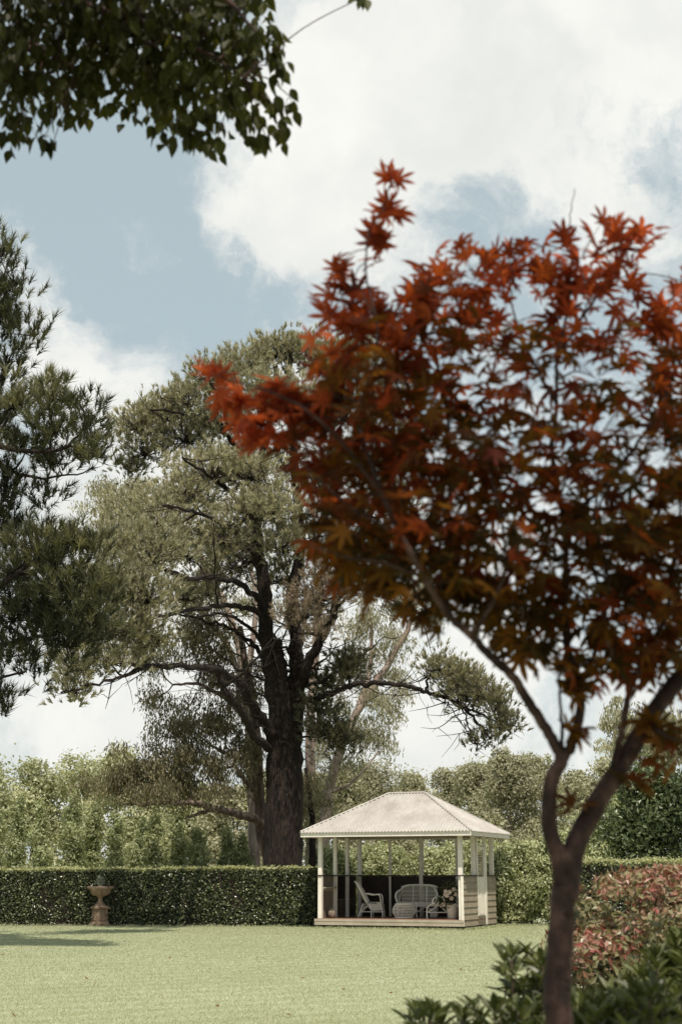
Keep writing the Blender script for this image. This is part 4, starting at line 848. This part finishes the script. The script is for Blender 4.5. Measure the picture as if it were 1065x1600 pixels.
trace = [
 ([(878,1192,DM),(865,1160,DM),(840,1120,DM),(818,1085,DM-.02),(796,1052,DM-.05),(765,1025,DM-.1),(735,992,DM-.14),(700,960,DM-.18),(665,905,DM-.22),(625,835,DM-.25),(600,780,DM-.25),(570,700,DM-.22)], 10, 3.5),
 ([(876,1190,DM),(893,1160,DM),(905,1115,DM+.02),(905,1070,DM+.03),(888,1020,DM+.04),(882,960,DM+.04),(884,890,DM+.04),(880,820,DM+.02),(870,760,DM),(862,700,DM),(868,630,DM),(870,560,DM),(885,490,DM),(893,400,DM)], 9.5, 2),
 ([(878,1188,DM),(877,1150,DM),(875,1110,DM-.02),(872,1060,DM-.02),(873,1010,DM-.03)], 4, 1.5),
 ([(950,1228,DM+.04),(962,1180,DM+.03),(975,1120,DM+.02),(985,1075,DM),(1000,1040,DM),(1018,1005,DM),(1040,960,DM),(1050,900,DM),(1060,820,DM)], 7, 3),
 ([(985,1075,DM),(960,1030,DM-.05),(945,980,DM-.08),(950,900,DM-.1),(930,820,DM-.12),(935,720,DM-.12)], 5, 2),
 ([(905,1075,DM+.03),(925,1030,DM+.05),(940,980,DM+.08),(935,920,DM+.1),(915,850,DM+.1),(920,780,DM+.1)], 5, 2),
 ([(880,850,DM+.02),(905,800,DM),(950,750,DM-.02),(990,700,DM-.04),(1030,640,DM-.05),(1060,570,DM-.05)], 4.5, 1.8),
 ([(700,960,DM-.18),(690,900,DM-.1),(700,830,DM-.02),(690,760,DM),(700,680,DM+.03),(690,600,DM+.05),(660,520,DM+.05)], 5, 2),
 ([(625,835,DM-.25),(560,800,DM-.3),(510,760,DM-.3),(470,720,DM-.3)], 3, 1.2),
 ([(600,780,DM-.25),(540,700,DM-.3),(490,650,DM-.34),(430,615,DM-.36),(380,600,DM-.38),(330,585,DM-.4)], 3.2, .9),
 ([(570,700,DM-.22),(560,640,DM-.2),(585,570,DM-.2),(588,500,DM-.2),(572,430,DM-.2),(575,370,DM-.2),(595,330,DM-.2),(612,285,DM-.2)], 3, .8),
 ([(588,500,DM-.2),(555,440,DM-.22),(530,425,DM-.22)], 1.4, .7),
 ([(868,630,DM),(830,560,DM-.05),(800,480,DM-.08),(800,420,DM-.1)], 3, 1),
 ([(870,560,DM),(920,480,DM+.05),(960,420,DM+.08),(985,375,DM+.1)], 3, 1),
 ([(735,992,DM-.14),(770,940,DM-.2),(790,880,DM-.25),(780,800,DM-.25),(760,720,DM-.25)], 4, 1.6),
 ([(665,905,DM-.22),(600,880,DM-.3),(540,870,DM-.32),(480,850,DM-.32)], 3, 1),
 ([(1010,1130,DM+.06),(1040,1150,DM-.1),(1075,1160,DM-.15)], 3, 1.5),
 ([(891,400,DM),(888,370,DM),(890,335,DM),(897,295,DM)], 1.6, .7)]
for pts, a, b2 in trace: wd.limb(px_limb(pts), a/s3, b2/s3, 9, 6, .0012)
# leaf groups: px, py, radius x, radius y, depth half spread (m), count, tone low, tone high
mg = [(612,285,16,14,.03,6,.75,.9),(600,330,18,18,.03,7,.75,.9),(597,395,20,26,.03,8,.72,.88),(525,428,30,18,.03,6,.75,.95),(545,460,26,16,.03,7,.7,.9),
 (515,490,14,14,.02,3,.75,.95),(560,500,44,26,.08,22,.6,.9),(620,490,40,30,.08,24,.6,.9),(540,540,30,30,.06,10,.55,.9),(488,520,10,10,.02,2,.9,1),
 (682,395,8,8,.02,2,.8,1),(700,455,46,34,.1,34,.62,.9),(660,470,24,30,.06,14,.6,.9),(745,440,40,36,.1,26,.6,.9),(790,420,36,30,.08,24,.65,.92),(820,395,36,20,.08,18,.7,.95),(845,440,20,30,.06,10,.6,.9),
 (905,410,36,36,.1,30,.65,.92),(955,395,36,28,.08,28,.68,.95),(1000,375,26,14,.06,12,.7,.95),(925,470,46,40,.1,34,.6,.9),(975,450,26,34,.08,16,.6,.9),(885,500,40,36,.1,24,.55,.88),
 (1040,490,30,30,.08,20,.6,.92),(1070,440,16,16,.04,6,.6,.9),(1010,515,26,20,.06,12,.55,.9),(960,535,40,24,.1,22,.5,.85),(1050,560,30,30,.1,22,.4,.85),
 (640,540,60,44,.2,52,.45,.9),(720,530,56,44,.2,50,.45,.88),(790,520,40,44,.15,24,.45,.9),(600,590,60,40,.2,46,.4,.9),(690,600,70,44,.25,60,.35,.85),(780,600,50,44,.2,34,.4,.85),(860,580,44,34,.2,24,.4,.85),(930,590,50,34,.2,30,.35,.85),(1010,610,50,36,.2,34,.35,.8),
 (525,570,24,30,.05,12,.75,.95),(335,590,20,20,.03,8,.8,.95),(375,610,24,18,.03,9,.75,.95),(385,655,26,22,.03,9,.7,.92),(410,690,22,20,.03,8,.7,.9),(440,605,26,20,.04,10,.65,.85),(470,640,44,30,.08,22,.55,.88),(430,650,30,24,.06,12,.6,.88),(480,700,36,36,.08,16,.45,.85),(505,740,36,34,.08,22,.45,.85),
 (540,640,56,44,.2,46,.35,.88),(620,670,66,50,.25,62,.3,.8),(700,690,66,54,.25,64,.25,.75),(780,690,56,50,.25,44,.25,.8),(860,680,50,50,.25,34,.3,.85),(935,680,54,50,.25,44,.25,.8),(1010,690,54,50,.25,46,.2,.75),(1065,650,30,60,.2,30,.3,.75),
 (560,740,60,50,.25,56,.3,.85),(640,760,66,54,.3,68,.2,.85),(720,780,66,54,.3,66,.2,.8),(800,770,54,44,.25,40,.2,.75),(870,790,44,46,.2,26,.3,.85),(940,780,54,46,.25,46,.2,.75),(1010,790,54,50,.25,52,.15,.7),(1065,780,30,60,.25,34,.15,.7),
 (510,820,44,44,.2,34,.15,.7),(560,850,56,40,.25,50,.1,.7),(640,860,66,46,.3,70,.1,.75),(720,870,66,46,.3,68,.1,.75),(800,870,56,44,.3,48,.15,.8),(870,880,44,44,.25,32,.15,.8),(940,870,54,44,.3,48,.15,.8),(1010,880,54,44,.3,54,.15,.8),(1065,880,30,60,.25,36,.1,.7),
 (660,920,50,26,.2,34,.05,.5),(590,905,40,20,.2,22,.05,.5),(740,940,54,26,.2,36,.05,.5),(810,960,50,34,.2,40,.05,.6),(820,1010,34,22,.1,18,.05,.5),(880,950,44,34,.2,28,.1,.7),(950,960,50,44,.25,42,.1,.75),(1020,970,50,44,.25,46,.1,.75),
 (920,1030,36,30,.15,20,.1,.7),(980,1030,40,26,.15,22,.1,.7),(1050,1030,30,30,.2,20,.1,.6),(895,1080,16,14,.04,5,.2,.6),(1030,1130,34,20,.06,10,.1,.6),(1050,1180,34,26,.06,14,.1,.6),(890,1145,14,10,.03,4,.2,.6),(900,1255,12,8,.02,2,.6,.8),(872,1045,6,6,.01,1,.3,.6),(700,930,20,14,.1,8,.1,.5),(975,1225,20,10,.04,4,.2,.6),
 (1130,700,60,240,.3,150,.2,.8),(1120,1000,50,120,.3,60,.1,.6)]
for (px, py, rx, ry, dz, n, lo, hi) in mg:
    n = int(n*(.68 if (py < 700 and px > 640) else 1.0)) + 1
    if py > 540 and px > 470: lo, hi = lo*.6, hi - .08  # middle and lower leaves darkened: crown shade put into the leaf tone
    A_, R_ = wd.near(P(px, py, DM), up=.1); dmid = .5*DM + .5*A_[1]
    c0 = P(px, py, dmid); v = c0 - A_
    if np.linalg.norm(v) > .02: wd.limb([A_, A_ + v*.5 + np.array([0, 0, .02]), c0], min(R_*.7, .003), .0014, 5, 4, .0, attach=False)
    o = np.clip(rng.normal(size=(n, 3)), -1.9, 1.9)*np.array([rx/s3*.62, dz*.7, ry/s3*.62]); c = c0 + o
    out = unit(o*np.array([1, .6, 1]) + np.array([0, 0, .01]))
    up = 1 if py < 560 else 0
    tip = unit(out*1.0 + np.stack([rng.normal(size=n)*.6, rng.normal(size=n)*.5 - .2, rng.normal(size=n)*.35 + (.35 if up else -.30)], 1))
    nrm = np.stack([rng.normal(size=n)*.5, -.35 + rng.normal(size=n)*.55, .75 + .3*rng.normal(size=n)], 1)
    for j in range(0, n, 1):
        if rng.random() < .55: wd.mb.tube([c0 + (c[j]-c0)*.15, c0 + (c[j]-c0)*.6 + np.array([0, 0, .004]), c[j]], [.0011, .0009, .0007], 3, 0, False)
    tone = lo + (hi-lo)*rng.random(n)
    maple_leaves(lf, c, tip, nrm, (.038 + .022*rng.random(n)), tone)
wd.mb.build('trunk', 'bark_maple', root, origin=root.location); lf.build('crown', 'maple', root, origin=root.location)

# ================================================================ TREE OVERHANGING FROM THE TOP LEFT
DO = 4.1; s4 = PM(DO)
root = thing('broadleaf_tree', 'tree whose dark leafy branches hang into the top left corner, its trunk outside the photo', 'tree', (-3.4, 4.6, 0))
wd = Wood(); lf = MB()
wd.limb([(-3.4, 4.6, -.1), (-3.35, 4.6, 1.5), (-3.2, 4.5, 3.0), (-3.0, 4.4, 4.6)], .11, .05, 12, 6)
for pts, a, b2 in [([(-700,60,DO+.3),(-400,-20,DO+.2),(-150,-40,DO+.1),(60,-10,DO),(200,30,DO-.05),(300,70,DO-.1),(380,120,DO-.1)], 22, 2),
                   ([(-700,-60,DO+.2),(-300,-100,DO),(0,-90,DO-.2),(200,-60,DO-.3),(340,-10,DO-.3),(400,50,DO-.3)], 20, 2),
                   ([(-400,10,DO+.2),(-200,60,DO+.3),(-40,110,DO+.3),(60,150,DO+.3)], 12, 1.6),([(-150,-40,DO+.1),(0,40,DO),(90,90,DO),(130,110,DO)], 9, 1.5),([(200,30,DO),(240,90,DO),(265,150,DO)], 4, 1.2)]:
    wd.limb(px_limb(pts), a/s4, b2/s4, 8, 6, .002)
def ovate(mb, c, tip, nrm, size, rnd):
    prof = [(0, 0), (.16, .12), (.30, .32), (.28, .55), (.14, .80), (.03, .95), (0, 1.05), (-.03, .95), (-.14, .80), (-.28, .55), (-.30, .32), (-.16, .12)]
    T = np.array([(x, y, abs(x)*.35 - .12*y*y) for x, y in prof] + [(0, .45, -.03)]); n = len(c); k = 13
    t_ = unit(tip); nn = unit(nrm - t_*np.sum(nrm*t_, 1, keepdims=True)); s_ = np.cross(t_, nn); size = np.asarray(size)[:, None, None]
    V = c[:, None] + size*(T[None, :, 0:1]*s_[:, None]*.95 + T[None, :, 1:2]*t_[:, None] + T[None, :, 2:3]*nn[:, None])
    f = np.array([(12, i, (i+1) % 12) for i in range(12)]); mb.add(V.reshape(-1, 3), (f[None] + (np.arange(n)*k)[:, None, None]).reshape(-1, 3), 0, np.repeat(rnd, k))
for (px, py, rx, ry, n, dz) in [(20,20,70,50,120,.5),(120,20,70,50,120,.5),(220,20,60,50,110,.5),(310,20,55,44,90,.4),(375,20,30,34,34,.2),(20,90,50,40,70,.4),(90,70,50,40,70,.4),(170,70,44,36,60,.4),(240,80,50,40,80,.4),(320,80,50,40,74,.3),(385,80,26,36,30,.15),
   (10,150,24,30,24,.2),(60,120,40,22,30,.2),(40,180,36,20,14,.1),(70,215,12,16,5,.05),(100,160,30,20,14,.1),(130,120,30,20,16,.1),(150,100,24,26,14,.1),(215,110,30,26,34,.2),(250,140,34,26,36,.2),(250,180,16,24,9,.08),(300,150,36,28,44,.2),(320,190,34,20,20,.1),(355,140,34,36,36,.15),(385,180,26,26,18,.1),(410,130,22,30,16,.08),(430,170,16,30,10,.06),(432,95,12,14,5,.05),(280,205,16,14,7,.05),(415,215,14,14,5,.05),(565,-4,14,6,4,.03),(440,205,12,26,8,.05),(452,150,10,24,6,.05),(400,200,16,24,9,.06),(82,228,10,12,4,.03),(145,150,14,24,8,.05),(340,215,14,16,6,.05),(300,210,20,16,8,.06),(20,205,20,18,8,.06),(425,60,20,24,14,.1),(440,110,12,16,8,.06),(255,215,8,12,3,.03),(-80,40,80,80,120,.5),(150,-60,260,50,300,.6),(400,-30,40,24,24,.2),(165,45,40,30,40,.4),(290,50,40,30,40,.4)]:
    A_, R_ = wd.near(P(px, py, DO), up=.0); c0 = P(px, py, .6*DO + .4*A_[1]); v = c0 - A_
    wd.limb([A_, A_ + v*.5 + np.array([0, 0, .03]), c0], min(R_*.7, .006), .0016, 5, 4, 0, attach=False)
    n = int(n*(1.8 if py < 90 else 1.15))
    o = np.clip(rng.normal(size=(n, 3)), -1.8, 1.8)*np.array([rx/s4*.6, dz*.6, ry/s4*.6]); c = c0 + o
    for j in range(0, n, 3): wd.mb.tube([c0 + (c[j]-c0)*.1, c0 + (c[j]-c0)*.6 + np.array([0, 0, .008]), c[j]], [.0015, .0011, .0008], 3, 0, False)
    tip = np.stack([rng.normal(size=n)*.4, rng.normal(size=n)*.4, -1 + .25*rng.normal(size=n)], 1)
    nrm = np.stack([rng.normal(size=n)*.8, -.8 + rng.normal(size=n)*.5, .35 + .4*rng.random(n)], 1)
    ovate(lf, c, tip, nrm, .042 + .020*rng.random(n), np.clip(rng.random(n)*.6 + (px/430)*.4 - .1, 0, 1))  # tone rises to the right: light through the leaves painted into their colour
wd.limb([(-3.1, 4.4, 4.0), (-2.2, 3.4, 5.3), (-1.0, 2.2, 6.0), (.4, 1.3, 6.3), (1.6, .9, 6.3)], .05, .015, 8, 6)  # unseen boughs overhead, added to carry the shading leaves
wd.limb([(-3.0, 4.4, 4.4), (-1.8, 4.2, 5.6), (-.8, 4.0, 6.0)], .04, .015, 8, 6); wd.limb([(-1.0, 2.2, 6.0), (-.4, .6, 6.4), (.4, -.6, 6.4)], .03, .012, 8, 6)
for i in range(76):  # leaf clumps added out of view to shade the maple and hanging leaves
    if i < 14: c0 = np.array([-2.6 + rng.random()*2.4, 3.2 + rng.random()*1.8, 5.5 + rng.random()*.8])
    else: c0 = np.array([-.9 + rng.random()*3.4, -.4 + rng.random()*2.15, 5.9 + rng.random()*.8])
    wd.reach(c0, .008, .05, attach=False, sides=4); n = 130
    c = c0 + rng.normal(size=(n, 3))*np.array([.28, .26, .18])
    ovate(lf, c, np.stack([rng.normal(size=n)*.6, rng.normal(size=n)*.6, -1 + .5*rng.normal(size=n)], 1), rng.normal(size=(n, 3))*.5 + np.array([0, 0, 1.]), .06 + .025*rng.random(n), rng.random(n))
wd.mb.build('trunk', 'bark_maple', root, origin=root.location); lf.build('crown', 'broad', root, origin=root.location)

# ================================================================ FOREGROUND SHRUBS
def lance(mb, c, tip, nrm, size, wid, rnd):
    prof = [(0, 0), (.5, .25), (.62, .5), (.45, .75), (0, 1.0), (-.45, .75), (-.62, .5), (-.5, .25)]
    T = np.array([(x, y, abs(x)*.35*.3 - .15*y*y) for x, y in prof] + [(0, .5, -.05)]); n = len(c); k = 9
    t_ = unit(tip); nn = unit(nrm - t_*np.sum(nrm*t_, 1, keepdims=True)); s_ = np.cross(t_, nn); size = np.asarray(size)[:, None, None]
    V = c[:, None] + size*(T[None, :, 0:1]*s_[:, None]*wid + T[None, :, 1:2]*t_[:, None] + T[None, :, 2:3]*nn[:, None])
    f = np.array([(8, i, (i+1) % 8) for i in range(8)]); mb.add(V.reshape(-1, 3), (f[None] + (np.arange(n)*k)[:, None, None]).reshape(-1, 3), 0, np.repeat(rnd, k))
def whorl_shrub(label, D, groups, leafm='gardenia', ls=.075):
    cx = np.mean([P(g_[0], g_[1], D)[0] for g_ in groups]); root = thing('leafy_shrub', label, 'shrub', (cx, D, 0)); wd = MB(); lf = MB(); s_ = PM(D)
    for (px, py, rx, ry, n) in groups:
        for i in range(n):
            e = P(px + rng.normal()*rx*.6, py + abs(rng.normal())*ry*.5 - ry*.2, D + rng.normal()*.22)
            b0 = np.array([cx + (e[0]-cx)*.45 + rng.normal()*.05, D + rng.normal()*.1, 0]); q = smooth([b0, (b0+e)/2 + rng.normal(size=3)*.05, e - np.array([0, 0, .12]), e], 5)
            wd.tube(q, np.linspace(.006, .0018, len(q)), 5, 0, False)
            for f_, kk, up in ((0, 6, 1.2), (.045, 6, .7), (.09, 6, .3), (.14, 6, 0.1), (.20, 5, 0), (.27, 5, -.1), (.36, 4, -.1)):
                L_ = e - (e-q[-6])/np.linalg.norm(e-q[-6])*f_*1.1; a = np.linspace(0, 6.28, kk, endpoint=False) + rng.random()*6
                tip = np.stack([np.cos(a), np.sin(a), up + .35*rng.normal(size=kk)], 1)
                lance(lf, np.tile(L_, (kk, 1)) + rng.normal(size=(kk, 3))*.004, tip, np.tile([0, 0, 1.], (kk, 1)) + rng.normal(size=(kk, 3))*.3, ls*(.6+.55*rng.random(kk)), .22, np.clip(rng.random(kk)*.7 + (.3 if up > .5 else 0), 0, 1))
    wd.build('stem', 'twig', root, origin=root.location); lf.build('leaves', leafm, root, origin=root.location)
whorl_shrub('low green whorled leaf shrub along the bottom edge left of the maple trunk', 4.6, [(660,1590,34,14,7),(720,1588,44,16,9),(785,1584,36,16,8),(760,1630,90,30,22),(830,1585,20,20,6)])
whorl_shrub('upright green shrub standing against the left side of the maple trunk', 5.2, [(815,1490,16,16,5),(845,1505,26,24,9),(830,1545,28,28,12),(850,1590,30,30,14),(860,1640,50,40,16)])
whorl_shrub('bright green leafy shrub at the bottom right, right of the maple trunk', 4.4, [(930,1575,40,26,18),(985,1560,40,26,18),(1030,1575,30,26,12),(960,1610,70,40,30),(900,1600,16,24,8),(1090,1560,40,40,14)])
whorl_shrub('dark shaded shrub at the right edge of the photo in front of the reddish shrub', 5.6, [(1040,1500,30,30,18),(1062,1475,24,24,12),(1050,1560,40,40,24),(1000,1530,24,24,8),(1110,1500,50,60,30)], ls=.085)
# reddish photinia-like bush
root = thing('reddish_shrub', 'large shrub with red pink and green leaves in front of the right hedge', 'shrub', (3.05, 9.6, 0)); lf = MB(); wd = Wood()
wd.limb([(3.05, 9.6, -.05), (3.05, 9.6, .5), (3.0, 9.6, 1.0)], .04, .02, 6, 4)
n_c = 210
for j in range(n_c):
    a = rng.random()*6.283; u = rng.random(); rr = math.sqrt(rng.random())
    top = 1.52 - .20*rr**2 + .06*math.sin(a*3)
    z = .1 + (top-.25)*u**.6; R_ = 1.72*(1 - .18*(z/1.4)**3)
    c = np.array([3.1 + math.cos(a)*rr*R_, 9.7 + math.sin(a)*rr*1.3, z])
    if rr < .55 and u < .7: continue
    wd.reach(c, .012, .02, attach=False, sides=4)
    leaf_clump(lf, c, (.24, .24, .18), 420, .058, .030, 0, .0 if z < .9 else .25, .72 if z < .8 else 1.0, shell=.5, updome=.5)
for j in range(120):        # new red shoots on top
    a = rng.random()*6.283; rr = math.sqrt(rng.random()); c = np.array([3.1 + math.cos(a)*rr*1.68, 9.7 + math.sin(a)*rr*1.25, 1.53 - .2*rr**2 + rng.random()*.05])
    leaf_clump(lf, c, (.09, .09, .10), 46, .055, .026, 0, .5, 1.0, shell=.2, updome=.8)
wd.mb.build('stem', 'twig', root, origin=root.location); lf.build('leaves', 'photinia', root, origin=root.location)

# ================================================================ FALLEN MAPLE LEAVES
fl = None
for (px, py) in [(253,1560),(242,1577),(318,1582),(341,1576),(488,1576),(473,1532),(136,1533),(150,1540),(5,1495),(632,1522),(610,1556),(720,1518),(450,1590),(20,1590),(535,1550),(748,1522),(388,1470),(265,1500),(560,1496),(100,1586)]:
    if fl is None:
        mb = MB(); maple_leaves(mb, np.zeros((1, 3)) + [0, 0, .012], np.array([[0, 1., .1]]), np.array([[.1, 0, 1.]]), [.05], np.array([.7])); fl = mb.build('fallen_leaf', 'maple'); o = fl
    else: o = fl.copy(); COL.objects.link(o)
    g_ = G(px, py); o.location = (g_[0], g_[1], .028); o.rotation_euler = (rng.normal()*.4, rng.normal()*.4, rng.random()*6); s_ = .7 + rng.random()*.5; o.scale = (s_, s_, s_)
    tag(o, 'small red brown fallen leaf lying on the open lawn', 'leaf', 'fallen leaves scattered on the lawn')
